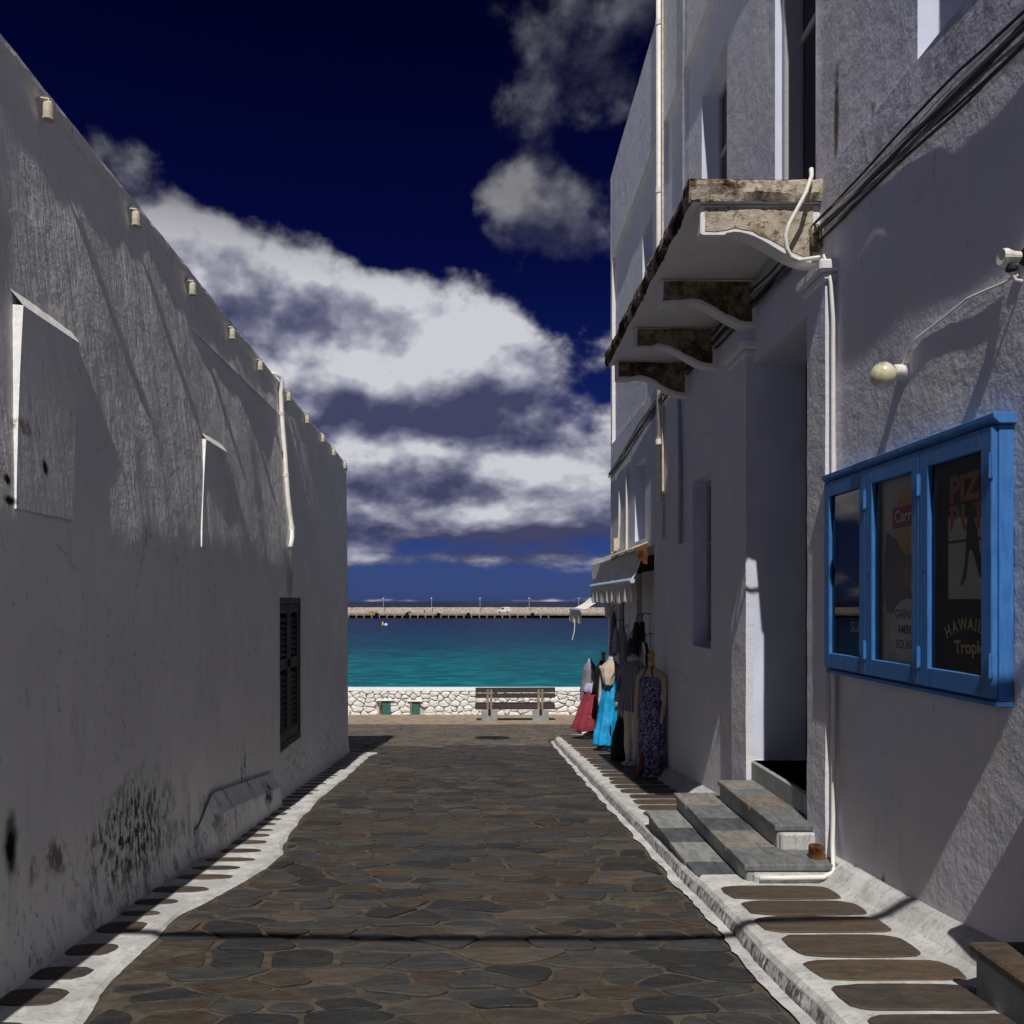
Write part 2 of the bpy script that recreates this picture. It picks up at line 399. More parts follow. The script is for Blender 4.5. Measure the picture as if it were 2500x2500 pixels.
def glass_mat(name, tint, ior, rough=.015):
    m = bpy.data.materials.new(name); m.use_nodes = True; m.node_tree.nodes.clear(); MATS[name] = m
    N = NT(m.node_tree)
    out = N.n('ShaderNodeOutputMaterial'); tr = N.n('ShaderNodeBsdfTransparent'); gl = N.n('ShaderNodeBsdfGlossy'); fr = N.n('ShaderNodeFresnel'); mx = N.n('ShaderNodeMixShader')
    tr.inputs[0].default_value = (*tint, 1); gl.inputs['Roughness'].default_value = rough; fr.inputs[0].default_value = ior
    N.link(fr.outputs[0], mx.inputs[0]); N.link(tr.outputs[0], mx.inputs[1]); N.link(gl.outputs[0], mx.inputs[2]); N.link(mx.outputs[0], out.inputs[0])
glass_mat('glass', (.92, .93, .94), 1.5)
N = new_mat('dark_glass'); N.bs.inputs['Base Color'].default_value = (.02, .022, .03, 1); N.bs.inputs['Roughness'].default_value = .06

# sea: turquoise over the sand inshore, weed patches, deep navy offshore
N = new_mat('sea_water'); p = wpos(N)
sp = N.n('ShaderNodeSeparateXYZ'); N.link(p, sp.inputs[0])
yy = sp.outputs[1]
pat = N.noise(N.v('MULTIPLY', p, (.010, .022, 1)), 1.0, 4, .6)
yw = N.m('ADD', yy, N.m('MULTIPLY', N.m('SUBTRACT', pat, .5), 60))
tt = N.m('LOGARITHM', N.m('MAXIMUM', N.m('DIVIDE', yw, 24), 1.0), 10.0)     # 0 at the quay, 1 at 240 m, 2 at 2.4 km
c = N.ramp(N.m('DIVIDE', tt, 1.6), [(0, (.002, .26, .27)), (.20, (.001, .20, .24)), (.36, (.001, .075, .145)), (.50, (.001, .030, .115)), (.64, (.001, .015, .075)), (.75, (.002, .007, .042))])
weed = N.m('MULTIPLY', N.mr(N.noise(N.v('MULTIPLY', p, (.035, .09, 1)), 1.0, 5, .6), .52, .66), N.m('MULTIPLY', N.mr(yy, 45, 75), N.mr(yy, 150, 110)))
c = N.mix(N.m('MULTIPLY', weed, .55), c, (.001, .030, .075))
chop = N.noise(N.v('MULTIPLY', p, (.45, 1.3, 1)), 1.0, 6, .6, .4)
c = N.mix(N.mr(chop, .42, .66), N.mix(1.0, c, (.45, .52, .62), 'MULTIPLY'), N.mix(1.0, c, (1.35, 1.30, 1.2), 'MULTIPLY'))
far = N.noise(N.v('MULTIPLY', p, (.012, .035, 1)), 1.0, 6, .62)
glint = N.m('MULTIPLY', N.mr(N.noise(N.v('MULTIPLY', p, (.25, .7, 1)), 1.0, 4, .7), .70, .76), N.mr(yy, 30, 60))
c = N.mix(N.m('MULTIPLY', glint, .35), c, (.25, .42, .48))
caps = N.m('MULTIPLY', N.mr(far, .68, .72), N.m('MULTIPLY', N.mr(yy, 260, 400), .5))
c = N.mix(caps, c, (.5, .52, .6))
N.link(c, N.bs.inputs['Base Color']); N.bs.inputs['Roughness'].default_value = .3
N.bs.inputs['IOR'].default_value = 1.33; N.bs.inputs['Specular IOR Level'].default_value = .012
b = bump(N, chop, .8, .35); b = bump(N, N.noise(N.v('MULTIPLY', p, (.9, 2.4, 1)), 1.6, 4, .6), .6, .12, b)
N.link(b, N.bs.inputs['Normal'])


# ------------------------------------------------------------------ mesh helpers
def link(name, verts, faces, mat, parent=None, smooth=False):
    me = bpy.data.meshes.new(name); me.from_pydata(verts, [], faces); me.update()
    if smooth: me.polygons.foreach_set('use_smooth', [True] * len(me.polygons))
    return link_mesh(name, me, mat, parent)


def link_mesh(name, me, mat, parent=None):
    if mat: me.materials.append(MATS[mat])
    o = bpy.data.objects.new(name, me); COL.objects.link(o)
    if parent: attach(o, parent)
    return o


def world_loc(o):
    M_ = Matrix.Identity(4)
    while o is not None:
        M_ = (o.matrix_parent_inverse @ o.matrix_basis if o.parent else o.matrix_basis.copy()) @ M_
        o = o.parent
    return M_


def attach(o, parent):
    o.parent = parent; o.matrix_parent_inverse = world_loc(parent).inverted()


def tag(o, label=None, cat=None, group=None, kind=None):
    if label: o['label'] = label
    if cat: o['category'] = cat
    if group: o['group'] = group
    if kind: o['kind'] = kind
    return o


def thing(name, loc, label, cat, group=None):
    o = bpy.data.objects.new(name, None); COL.objects.link(o); o.location = loc; o.empty_display_size = .2
    return tag(o, label, cat, group)


class MB:
    def __init__(s): s.v = []; s.f = []
    def add(s, vs, fs):
        k = len(s.v); s.v += [tuple(q) for q in vs]; s.f += [tuple(i + k for i in f) for f in fs]; return s
    def box(s, x0, x1, y0, y1, z0, z1):
        return s.add([(x0, y0, z0), (x1, y0, z0), (x1, y1, z0), (x0, y1, z0), (x0, y0, z1), (x1, y0, z1), (x1, y1, z1), (x0, y1, z1)],
                     [(0, 3, 2, 1), (4, 5, 6, 7), (0, 1, 5, 4), (1, 2, 6, 5), (2, 3, 7, 6), (3, 0, 4, 7)])
    def quad(s, a, b, c, d): return s.add([a, b, c, d], [(0, 1, 2, 3)])
    def prism(s, poly, axis, a, b):
        """extrude a 2-D polygon along an axis (0 x, 1 y, 2 z)"""
        n = len(poly)
        def P(q, t): return {0: (t, q[0], q[1]), 1: (q[0], t, q[1]), 2: (q[0], q[1], t)}[axis]
        vs = [P(q, a) for q in poly] + [P(q, b) for q in poly]
        fs = [tuple(range(n))[::-1], tuple(range(n, 2 * n))] + [(i, (i + 1) % n, n + (i + 1) % n, n + i) for i in range(n)]
        return s.add(vs, fs)
    def tube(s, path, r, n=8, cap=True):
        path = [Vector(p) for p in path]; k = len(path)
        rs = r if isinstance(r, (list, tuple)) else [r] * k
        vs = []; up = Vector((0, 0, 1)); prev = None
        for i, p in enumerate(path):
            t = (path[min(i + 1, k - 1)] - path[max(i - 1, 0)]).normalized()
            a = prev - t * prev.dot(t) if prev is not None else (up.cross(t) if abs(t.z) < .95 else Vector((1, 0, 0)).cross(t))
            a.normalize(); prev = a; b = t.cross(a)
            for j in range(n):
                th = 2 * math.pi * j / n
                vs.append(p + (a * math.cos(th) + b * math.sin(th)) * rs[i])
        fs = [(i * n + j, i * n + (j + 1) % n, (i + 1) * n + (j + 1) % n, (i + 1) * n + j) for i in range(k - 1) for j in range(n)]
        if cap: fs += [tuple(range(n))[::-1], tuple(range((k - 1) * n, k * n))]
        return s.add(vs, fs)
    def loft(s, rings, cap=True):
        n = len(rings[0]); k = len(rings)
        vs = [q for r_ in rings for q in r_]
        fs = [(i * n + j, i * n + (j + 1) % n, (i + 1) * n + (j + 1) % n, (i + 1) * n + j) for i in range(k - 1) for j in range(n)]
        if cap: fs += [tuple(range(n))[::-1], tuple(range((k - 1) * n, k * n))]
        return s.add(vs, fs)
    def lathe(s, prof, c=(0, 0, 0), n=20, axis=2):
        rings = []
        for (r_, h) in prof:
            ring = []
            for j in range(n):
                th = 2 * math.pi * j / n; a, b = r_ * math.cos(th), r_ * math.sin(th)
                q = {2: (a, b, h), 0: (h, a, b), 1: (b, h, a)}[axis]
                ring.append((q[0] + c[0], q[1] + c[1], q[2] + c[2]))
            rings.append(ring)
        return s.loft(rings)
    def build(s, name, mat, parent=None, bev=0, smooth=False, seg=1):
        me = bpy.data.meshes.new(name); me.from_pydata(s.v, [], s.f); me.update()
        bm = bmesh.new(); bm.from_mesh(me)
        bmesh.ops.recalc_face_normals(bm, faces=bm.faces)
        if bev:
            ed = [e for e in bm.edges if len(e.link_faces) == 2 and e.calc_face_angle(0) > .5]
            bmesh.ops.bevel(bm, geom=ed, offset=bev, segments=seg, profile=.5, affect='EDGES')
        bm.to_mesh(me); bm.free()
        if smooth: me.polygons.foreach_set('use_smooth', [True] * len(me.polygons))
        return link_mesh(name, me, mat, parent)


def fbm(x, y, z, s): return noise.noise(Vector((x, y, z)) * s)


def gz(y):
    """street surface: it runs downhill to the quay"""
    return -(1.34 + .085 * y) if y < 20 else -(3.04 + .05 * (y - 20))


def sz(y): return gz(y) + .10     # pavement


def sstep(a, b, x):
    t = max(0, min(1, (x - a) / (b - a))); return t * t * (3 - 2 * t)


def sheet(name, mat, parent, y0, y1, z0, z1, xf, openings=(), cell=.08, inward=1, zmap=None, amp=.0, back=True):
    """wall surface in the y-z plane with openings (ya, yb, za, zb, depth) and their reveals"""
    def lines(a, b, extra):
        n = max(1, int(round((b - a) / cell)))
        ls = [a + (b - a) * i / n for i in range(n + 1)]
        for e in extra:
            if a < e < b:
                ls = [q for q in ls if abs(q - e) > cell * .35 or q in (a, b)] + [e]
        return sorted(set(ls))
    ys = lines(y0, y1, [e for o in openings for e in o[:2]])
    zs = lines(z0, z1, [e for o in openings for e in o[2:4]])
    idx = {}; V = []; F = []
    def near_open(y, z):
        for (a, b, c, d, _) in openings:
            if a - .03 < y < b + .03 and c - .03 < z < d + .03: return True
        return False
    def vid(i, j):
        if (i, j) not in idx:
            y, z = ys[i], zs[j]; x = xf(y, z)
            if amp and not near_open(y, z):
                x += amp * (fbm(0, y, z * .6, 1.1) + .45 * fbm(3, y, z * .35, 3.1) + .2 * fbm(7, y, z * .5, 8.0))
            idx[(i, j)] = len(V); V.append((x, y, zmap(y, z) if zmap else z))
        return idx[(i, j)]
    for i in range(len(ys) - 1):
        for j in range(len(zs) - 1):
            cy, cz = (ys[i] + ys[i + 1]) / 2, (zs[j] + zs[j + 1]) / 2
            if any(a < cy < b and c < cz < d for (a, b, c, d, _) in openings): continue
            q = (vid(i, j), vid(i + 1, j), vid(i + 1, j + 1), vid(i, j + 1))
            F.append(q if inward < 0 else q[::-1])
    o = link(name, V, F, mat, parent, smooth=True)
    for (a, b, c, d, dep) in openings:
        mb = MB()
        x0 = xf((a + b) / 2, (c + d) / 2)
        xa, xb = x0, x0 + inward * dep
        mb.quad((xa, a, c), (xb, a, c), (xb, a, d), (xa, a, d)); mb.quad((xa, b, c), (xb, b, c), (xb, b, d), (xa, b, d))
        mb.quad((xa, a, d), (xb, a, d), (xb, b, d), (xa, b, d)); mb.quad((xa, a, c), (xb, a, c), (xb, b, c), (xa, b, c))
        if back: mb.quad((xb, a, c), (xb, b, c), (xb, b, d), (xb, a, d))
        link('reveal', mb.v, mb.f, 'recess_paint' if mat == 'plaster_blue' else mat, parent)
    return o


def clip(poly, nx, ny, d):
    """keep the part of a polygon where nx*x + ny*y <= d"""
    out = []
    for i in range(len(poly)):
        a, b = poly[i], poly[(i + 1) % len(poly)]
        da, db = nx * a[0] + ny * a[1] - d, nx * b[0] + ny * b[1] - d
        if da <= 0: out.append(a)
        if (da < 0 < db) or (db < 0 < da):
            t = da / (da - db); out.append((a[0] + (b[0] - a[0]) * t, a[1] + (b[1] - a[1]) * t))
    return out


def voronoi(sites, box, reach):
    res = []
    for i, s_ in enumerate(sites):
        poly = [(box[0], box[2]), (box[1], box[2]), (box[1], box[3]), (box[0], box[3])]
        nb = sorted(((t[0] - s_[0]) ** 2 + (t[1] - s_[1]) ** 2, t) for k, t in enumerate(sites) if k != i and abs(t[0] - s_[0]) < reach and abs(t[1] - s_[1]) < reach)
        for dd, t in nb[:22]:
            nx, ny = t[0] - s_[0], t[1] - s_[1]
            poly = clip(poly, nx, ny, (t[0] ** 2 + t[1] ** 2 - s_[0] ** 2 - s_[1] ** 2) / 2)
            if len(poly) < 3: break
        res.append(poly)
    return res


def chaikin(poly, k=1, q=.25):
    for _ in range(k):
        r_ = []
        for i in range(len(poly)):
            a, b = poly[i], poly[(i + 1) % len(poly)]
            r_ += [(a[0] * (1 - q) + b[0] * q, a[1] * (1 - q) + b[1] * q), (a[0] * q + b[0] * (1 - q), a[1] * q + b[1] * (1 - q))]
        poly = r_
    return poly


def area_c(poly):
    a = cx = cy = 0
    for i in range(len(poly)):
        p, q = poly[i], poly[(i + 1) % len(poly)]; w = p[0] * q[1] - q[0] * p[1]
        a += w; cx += (p[0] + q[0]) * w; cy += (p[1] + q[1]) * w
    if abs(a) < 1e-9: return 0, poly[0]
    return a / 2, (cx / (3 * a), cy / (3 * a))


def ragged(poly, rng, step=.09, amp=.012):
    out = []
    for i in range(len(poly)):
        a, b = poly[i], poly[(i + 1) % len(poly)]
        L = math.hypot(b[0] - a[0], b[1] - a[1]); n = max(1, min(4, int(L / step)))
        for k in range(n):
            t = k / n
            out.append((a[0] + (b[0] - a[0]) * t + rng.uniform(-amp, amp), a[1] + (b[1] - a[1]) * t + rng.uniform(-amp, amp)))
    return out


def flag_mesh(poly, zf, top, skirt=.03, inset=.007):
    """one flagstone: worn edge, top ring, closed top"""
    a, c = area_c(poly)
    if a < 0: poly = poly[::-1]
    n = len(poly); vs = []
    r = math.sqrt(abs(a)); k = 1 - inset * 2 / max(r, .05)
    vs += [(x, y, zf(y) + top - skirt) for x, y in poly]
    vs += [(x, y, zf(y) + top - .003) for x, y in poly]
    vs += [(c[0] + (x - c[0]) * k, c[1] + (y - c[1]) * k, zf(y) + top) for x, y in poly]
    fs = []
    for l in (0, 1):
        fs += [(l * n + i, l * n + (i + 1) % n, (l + 1) * n + (i + 1) % n, (l + 1) * n + i) for i in range(n)]
    fs.append(tuple(range(2 * n, 3 * n)))
    return vs, fs


# ------------------------------------------------------------------ the setting: street, quay, sea
def strip_sheet(name, xs, y0, y1, dy, lift, mat, kind='structure', parent=None):
    n = int((y1 - y0) / dy); V = []; F = []
    for i in range(n + 1):
        y = y0 + (y1 - y0) * i / n
        for x in xs: V.append((x, y, gz(y) + lift))
    k = len(xs)
    for i in range(n):
        for j in range(k - 1): F.append((i * k + j, i * k + j + 1, (i + 1) * k + j + 1, (i + 1) * k + j))
    o = link(name, V, F, mat, parent)
    if kind and not parent: tag(o, kind=kind)
    return o


street = strip_sheet('street', [-40, -10, -2.6, 0, 2.6, 10, 40], -8, 23.2, .4, 0, 'mortar')
tag(street, 'dark flagstone street sloping down to the quay')
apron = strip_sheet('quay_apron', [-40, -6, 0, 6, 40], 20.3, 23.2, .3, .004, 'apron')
sea = link('sea', [(-9000, 23.4, -5.2), (9000, 23.4, -5.2), (9000, 30000, -5.2), (-9000, 30000, -5.2)], [(0, 1, 2, 3)], 'sea_water')
tag(sea, 'turquoise bay turning navy towards the horizon', kind='structure')

rng = random.Random(11)
# outer edge of the whitewashed border by the long wall
EDGE = [(-3, -1.55), (2.0, -1.52), (3.1, -1.487), (3.45, -1.56), (3.85, -1.60), (4.52, -1.62), (5.0, -1.52), (5.3, -1.47), (5.75, -1.44), (5.98, -1.43), (6.3, -1.52), (7.2, -1.62), (8.4, -1.69), (10, -1.72), (11.8, -1.76), (12.9, -1.80), (13.3, -1.72)]


def edge_x(y):
    for (a, b) in zip(EDGE, EDGE[1:]):
        if a[0] <= y <= b[0]:
            t = (y - a[0]) / (b[0] - a[0]); return a[1] + (b[1] - a[1]) * t - .05
    return EDGE[-1][1] if y > 5 else EDGE[0][1]


def wallx(y): return -1.93 - .026 * y


# flagstones: rows laid across the street
AN = .46            # stones are about twice as wide as deep
sites = []
y = 1.2
while y < 20.2:
    rowd = rng.choice((rng.uniform(.08, .13), rng.uniform(.13, .19), rng.uniform(.17, .26)))
    xa, xb = (-1.9, 1.5) if y < 13 else (-6.5, 5.5)
    x = xa + rng.uniform(0, .3)
    while x < xb:
        w = rng.choice((rng.uniform(.10, .20), rng.uniform(.18, .36), rng.uniform(.30, .52)))
        sites.append(((x + w / 2) * AN, y + rowd / 2 + rng.uniform(-.065, .065))); x += w
    y += rowd
cells = voronoi(sites, (-7 * AN, 6 * AN, 1.0, 20.3), .8)
stones = []
for poly in cells:
    if len(poly) < 3: continue
    poly = [(x / AN, y) for x, y in poly]
    a, c = area_c(poly)
    if abs(a) < .012 or abs(a) > .4: continue
    # keep clear of the border and of the kerb
    poly = clip(poly, 1, 0, 1.17) if c[1] < 16 else poly
    if c[1] < 13.4:
        ex = edge_x(c[1]); poly = clip(poly, -1, 0, -(ex + .02))
    if len(poly) < 3: continue
    a, c = area_c(poly)
    if abs(a) < .010: continue
    gap = rng.choice((rng.uniform(.005, .010), rng.uniform(.008, .018))); r = math.sqrt(abs(a)); k = max(.5, 1 - 2 * gap / r)
    poly = [(c[0] + (x - c[0]) * k, c[1] + (y - c[1]) * k) for x, y in poly]
    poly = chaikin(ragged(poly, rng, .09, .014), 1, .22)
    stones.append((c, abs(a), poly))
vis = [s_ for s_ in stones if s_[0][1] > 2.25 and abs(s_[0][0]) < .66 * s_[0][1]]
vis.sort(key=lambda s_: -s_[1] / s_[0][1] ** 3)
chosen = vis[:298]; ch = set(id(s_) for s_ in chosen)
for c, a, poly in chosen:
    vs, fs = flag_mesh(poly, gz, rng.uniform(.002, .013))
    link('stone', vs, fs, 'flagstone', street)
mb = MB(); far_faces = []
for s_ in stones:
    if id(s_) in ch: continue
    vs, fs = flag_mesh(s_[2], gz, rng.uniform(.005, .010), .02); mb.add(vs, fs)
    far_faces += [1 if s_[0][1] + .8 * fbm(s_[0][0], s_[0][1], 0, 1.5) > 14.6 else 0] * len(fs)     # paler stones towards the quay
o = link('paving', mb.v, mb.f, 'flagstone', street); o.data.materials.append(MATS['flag_pale'])
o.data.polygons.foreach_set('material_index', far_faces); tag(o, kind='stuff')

# whitewashed border along the long wall, with bare stones left unpainted
V = []; F = []; n = 330
for i in range(n + 1):
    y = -3 + 16.3 * i / n
    V += [(wallx(y) - .15, y, gz(y) + .017), (edge_x(y) - .03 + .012 * fbm(0, y, 0, 5), y, gz(y) + .017), (edge_x(y) + .02 * fbm(1, y, 0, 3.5) + .008 * fbm(1, y, 9, 17), y, gz(y) + .003)]
for i in range(n):
    for j in range(2): F.append((i * 3 + j, i * 3 + j + 1, (i + 1) * 3 + j + 1, (i + 1) * 3 + j))
border = tag(link('painted_border', V, F, 'limewash'), 'whitewashed border strip along the foot of the long wall', kind='structure')
y = 2.3
while y < 13.1:
    d = rng.uniform(.09, .15) if y > 4.4 else rng.uniform(.14, .20)
    e = edge_x(y + d / 2); w1 = e - rng.uniform(.10, .17); w0 = wallx(y) + rng.uniform(.02, .05)
    if y > 5: w0 = max(w0, w1 - rng.uniform(.30, .40))
    cx_, cy_, rx, ry = (w0 + w1) / 2, y + d / 2, (w1 - w0) / 2, d / 2
    pw = 2.3 if y > 4.4 else 3.2
    poly = []
    for k in range(18):
        t = 2 * math.pi * k / 18; c_, s_ = math.cos(t), math.sin(t)
        poly.append((cx_ + rx * abs(c_) ** (2 / pw) * (1 if c_ > 0 else -1) + rng.uniform(-.006, .006), cy_ + ry * abs(s_) ** (2 / pw) * (1 if s_ > 0 else -1) + rng.uniform(-.004, .004)))
    vs, fs = flag_mesh(poly, gz, .0215, .010, .004)
    link('stone', vs, fs, 'flag_brown', border)
    y += d + rng.uniform(.10, .17)

# raised pavement by the houses
KX = 1.25
def kerb_x(y):
    x = KX + .018 * fbm(2, y, 0, 1.3) + .007 * fbm(5, y, 0, 9)
    if y > 15.1: x += .75 * (1 - math.sqrt(max(0, 1 - ((y - 15.1) / 1.0) ** 2)))
    return x
V = []; F = []; n = 380; K = 9
for i in range(n + 1):
    y = -4 + 20.08 * i / n; kx = kerb_x(y); g = gz(y); s_ = sz(y) + .006 * fbm(0, y, 3, 2)
    wob = .02 * fbm(4, y, 1, 6)
    xw = 2.12 if y < 10.1 else 2.6
    V += [(kx - .015, y, g - .05), (kx - .006, y, g + .03), (kx + .005, y, s_ - .03), (kx + .022, y, s_ - .008), (kx + .06, y, s_), (min(1.93, xw) + wob, y, s_ + .002), (1.99 + wob * .6, y, s_ + .03), (2.06, y, s_ + .10) if y < 10.1 else (2.2, y, s_ + .03), (xw, y, s_ + .14) if y < 10.1 else (xw, y, s_ + .03)]
for i in range(n):
    for j in range(K - 1): F.append((i * K + j, i * K + j + 1, (i + 1) * K + j + 1, (i + 1) * K + j))
F.append(tuple(range(n * K, n * K + K)))
pave = tag(link('pavement', V, F, 'limewash', smooth=False), 'whitewashed raised pavement with bare stone slabs beside the houses', kind='structure')
# worn kerb face as its own piece
V = []; F = []
for i in range(n + 1):
    y = -4 + 20.0 * i / n; kx = kerb_x(y); g = gz(y); s_ = sz(y)
    V += [(kx - .022, y, g - .02), (kx - .014 + .004 * fbm(0, y, 2, 12), y, g + .035), (kx - .003 + .004 * fbm(0, y, 5, 12), y, s_ - .030)]
for i in range(n):
    for j in range(2): F.append((i * 3 + j, i * 3 + j + 1, (i + 1) * 3 + j + 1, (i + 1) * 3 + j))
link('kerb_face', V, F, 'limewash_worn', pave)
# paint line on the street at the kerb's foot
V = []; F = []
for i in range(n + 1):
    y = -4 + 20.1 * i / n; kx = kerb_x(y)
    V += [(kx - .075 - .028 * fbm(0, y, 7, 3) - .016 * fbm(0, y, 2, 13), y, gz(y) + .012), (kx - .01, y, gz(y) + .016)]
for i in range(n): F.append((i * 2, i * 2 + 1, i * 2 + 3, i * 2 + 2))
link('paint_line', V, F, 'limewash', pave)


def slab_row(y0, y1, pitch, gapy, xa, xb):
    y = y0
    while y < y1:
        d = pitch * rng.uniform(.9, 1.1) - gapy
        if y + d > y1 + .05: break
        wa, wb = xa + rng.uniform(-.02, .03), xb + rng.uniform(-.04, .02)
        poly = []
        for k in range(20):
            t = 2 * math.pi * k / 20; c_, s_ = math.cos(t), math.sin(t); pw = 4.6
            poly.append(((wa + wb) / 2 + (wb - wa) / 2 * abs(c_) ** (2 / pw) * (1 if c_ > 0 else -1) + rng.uniform(-.007, .007),
                         y + d / 2 + d / 2 * abs(s_) ** (2 / pw) * (1 if s_ > 0 else -1) + rng.uniform(-.006, .006)))
        vs, fs = flag_mesh(poly, sz, .009, .012, .004)
        link('slab', vs, fs, 'flag_brown', pave)
        y += d + gapy
slab_row(1.55, 4.73, .304, .036, 1.335, 1.945)
slab_row(6.62, 15.8, .335, .066, 1.375, 1.99)


# ------------------------------------------------------------------ the long white building
LB = thing('long_white_building', (-2.3, 5, gz(5)), 'long windowless white plastered building with streaked wall and brown shutter', 'building')


def leanz(y, z):
    """the old wall leans back above head height, less towards the quay"""
    t = max(0.0, z - .25); return .146 * (1 - .90 * sstep(8.0, 12.8, y)) * (t - .12 * (1 - math.exp(-t / .12)))
def lx(y, z): return wallx(y) - leanz(y, z) + .055 * math.exp(-max(0, z - gz(y)) / .16)
TOPZ = 2.26; TOPTAB = []
for i in range(-4, 21):
    px = 848 * i / 20; py = 120 + 1030 * i / 20; t = (VPX - px) / FPX; y = 5.0; z = 2.3
    for _ in range(30):
        y = -lx(y, z) / t; z = (HZ - py) / FPX * y
    TOPTAB.append((y, z))
def ztop(y):
    if y <= TOPTAB[0][0]: return TOPTAB[0][1]
    for a_, b_ in zip(TOPTAB, TOPTAB[1:]):
        if a_[0] <= y <= b_[0]: return a_[1] + (b_[1] - a_[1]) * (y - a_[0]) / (b_[0] - a_[0])
    return TOPTAB[-1][1]
def lzmap(y, z): return z + (ztop(y) - TOPZ) * sstep(.6, 2.2, z)
def lxm(y, z): return lx(y, lzmap(y, z))
sheet('wall', 'plaster_warm', LB, -7, 13.4, -2.75, TOPZ, lxm, [(8.5, 9.55, -1.58, .04, .10)], cell=.065, inward=-1, zmap=lzmap, amp=.018)
mb = MB()
V = []; F = []
for i in range(13):
    x = wallx(13.4) - 7 * i / 12
    for j in range(9):
        z = -2.75 + (ztop(13.4) + 2.74) * j / 8
        V.append((x - (leanz(13.4, z) if i == 0 else 0) + (.055 * math.exp(-max(0, z - gz(13.4)) / .16) if i == 0 else 0), 13.4 + .002, z))
for i in range(12):
    for j in range(8): F.append((i * 9 + j, i * 9 + j + 1, (i + 1) * 9 + j + 1, (i + 1) * 9 + j))
link('end_wall', V, F, 'plaster_warm', LB)
MB().quad((-9.5, -7, 2.2), (-2.3, -7, 2.35), (-2.4, 13.4, 2.1), (-9.5, 13.4, 2.1)).build('roof', 'white_trim', LB)
MB().quad((-1.75, -7, -2), (-9.5, -7, -2), (-9.5, -7, 2.3), (-1.95, -7, 2.3)).build('rear_wall', 'plaster_warm', LB)
# rough coping
V = []; F = []; n = 300
for i in range(n + 1):
    y = -7 + 20.45 * i / n; zt = ztop(y); x = lx(y, zt)
    w1 = .006 * fbm(0, y, 0, 3) + .004 * fbm(0, y, 4, 13); w2 = .008 * fbm(3, y, 0, 4) + .006 * fbm(5, y, 4, 15)
    V += [(x - .01, y, zt - .03 + w2), (x + .012 + w1, y, zt - .015 + w2), (x + .014 + w1, y, zt + .035 + w1), (x + .01, y, zt + .065 + w2), (x - .25, y, zt + .07)]
for i in range(n):
    for j in range(4): F.append((i * 5 + j, i * 5 + j + 1, (i + 1) * 5 + j + 1, (i + 1) * 5 + j))
F.append(tuple(range(n * 5, n * 5 + 5)))
link('coping', V, F, 'plaster_warm', LB)


def blocked_window(pa, pb, z0, z1):
    """a window walled up: plaster panel proud of the leaning wall at its head, plumb edges, sloping mortar on top"""
    rows = 14; V = []; F = []; c = .085
    def edge(px, z):
        y = 5.0
        for _ in range(30): y = -lx(y, z) / ((VPX - px) / FPX)
        return y
    zz = [z0 + (z1 - z0) * j / rows for j in range(rows + 1)]
    for j, z in enumerate(zz):
        for px in (pa, pb):
            y = edge(px, z); V.append((lx(y, z) + .004 + .032 * (j / rows) ** 1.6, y, z))
    for j in range(rows): F.append((j * 2, j * 2 + 1, j * 2 + 3, j * 2 + 2))
    k = len(V)                                  # near jamb
    for j, z in enumerate(zz):
        y = V[j * 2][1]; V += [(V[j * 2][0], y, z), (lx(y, z) - .02, y - .02 * (j / rows), z)]
    for j in range(rows): F.append((k + j * 2, k + j * 2 + 1, k + j * 2 + 3, k + j * 2 + 2))
    k = len(V); ya, yb = V[rows * 2][1], V[rows * 2 + 1][1]      # mortar head
    V += [V[rows * 2], V[rows * 2 + 1], (lx(yb, z1 + c) - .012, yb, z1 + c), (lx(ya, z1 + c) - .012, ya - .03, z1 + c)]
    F.append((k, k + 1, k + 2, k + 3))
    k = len(V)                                  # far jamb
    for j, z in enumerate(zz):
        y = V[j * 2 + 1][1]; V += [(V[j * 2 + 1][0], y, z), (lx(y, z) - .02, y, z)]
    for j in range(rows): F.append((k + j * 2, k + j * 2 + 1, k + j * 2 + 3, k + j * 2 + 2))
    link('blocked_window', V, F, 'plaster_warm', LB)
def on_wall(px, py, d=0.0):
    """where a photo pixel meets the leaning wall"""
    t = (VPX - px) / FPX; y = 5.0; z = 1.0
    for _ in range(40):
        y = -(lx(y, z) + d) / t; z = (HZ - py) / FPX * y
    return y, z
ya, za = on_wall(38, 745); yb, zb = on_wall(178, 838)
blocked_window(38, 178, .40, (za + zb) / 2)
ya, za = on_wall(492, 1068); yb, zb = on_wall(545, 1108)
blocked_window(492, 545, .40, (za + zb) / 2)

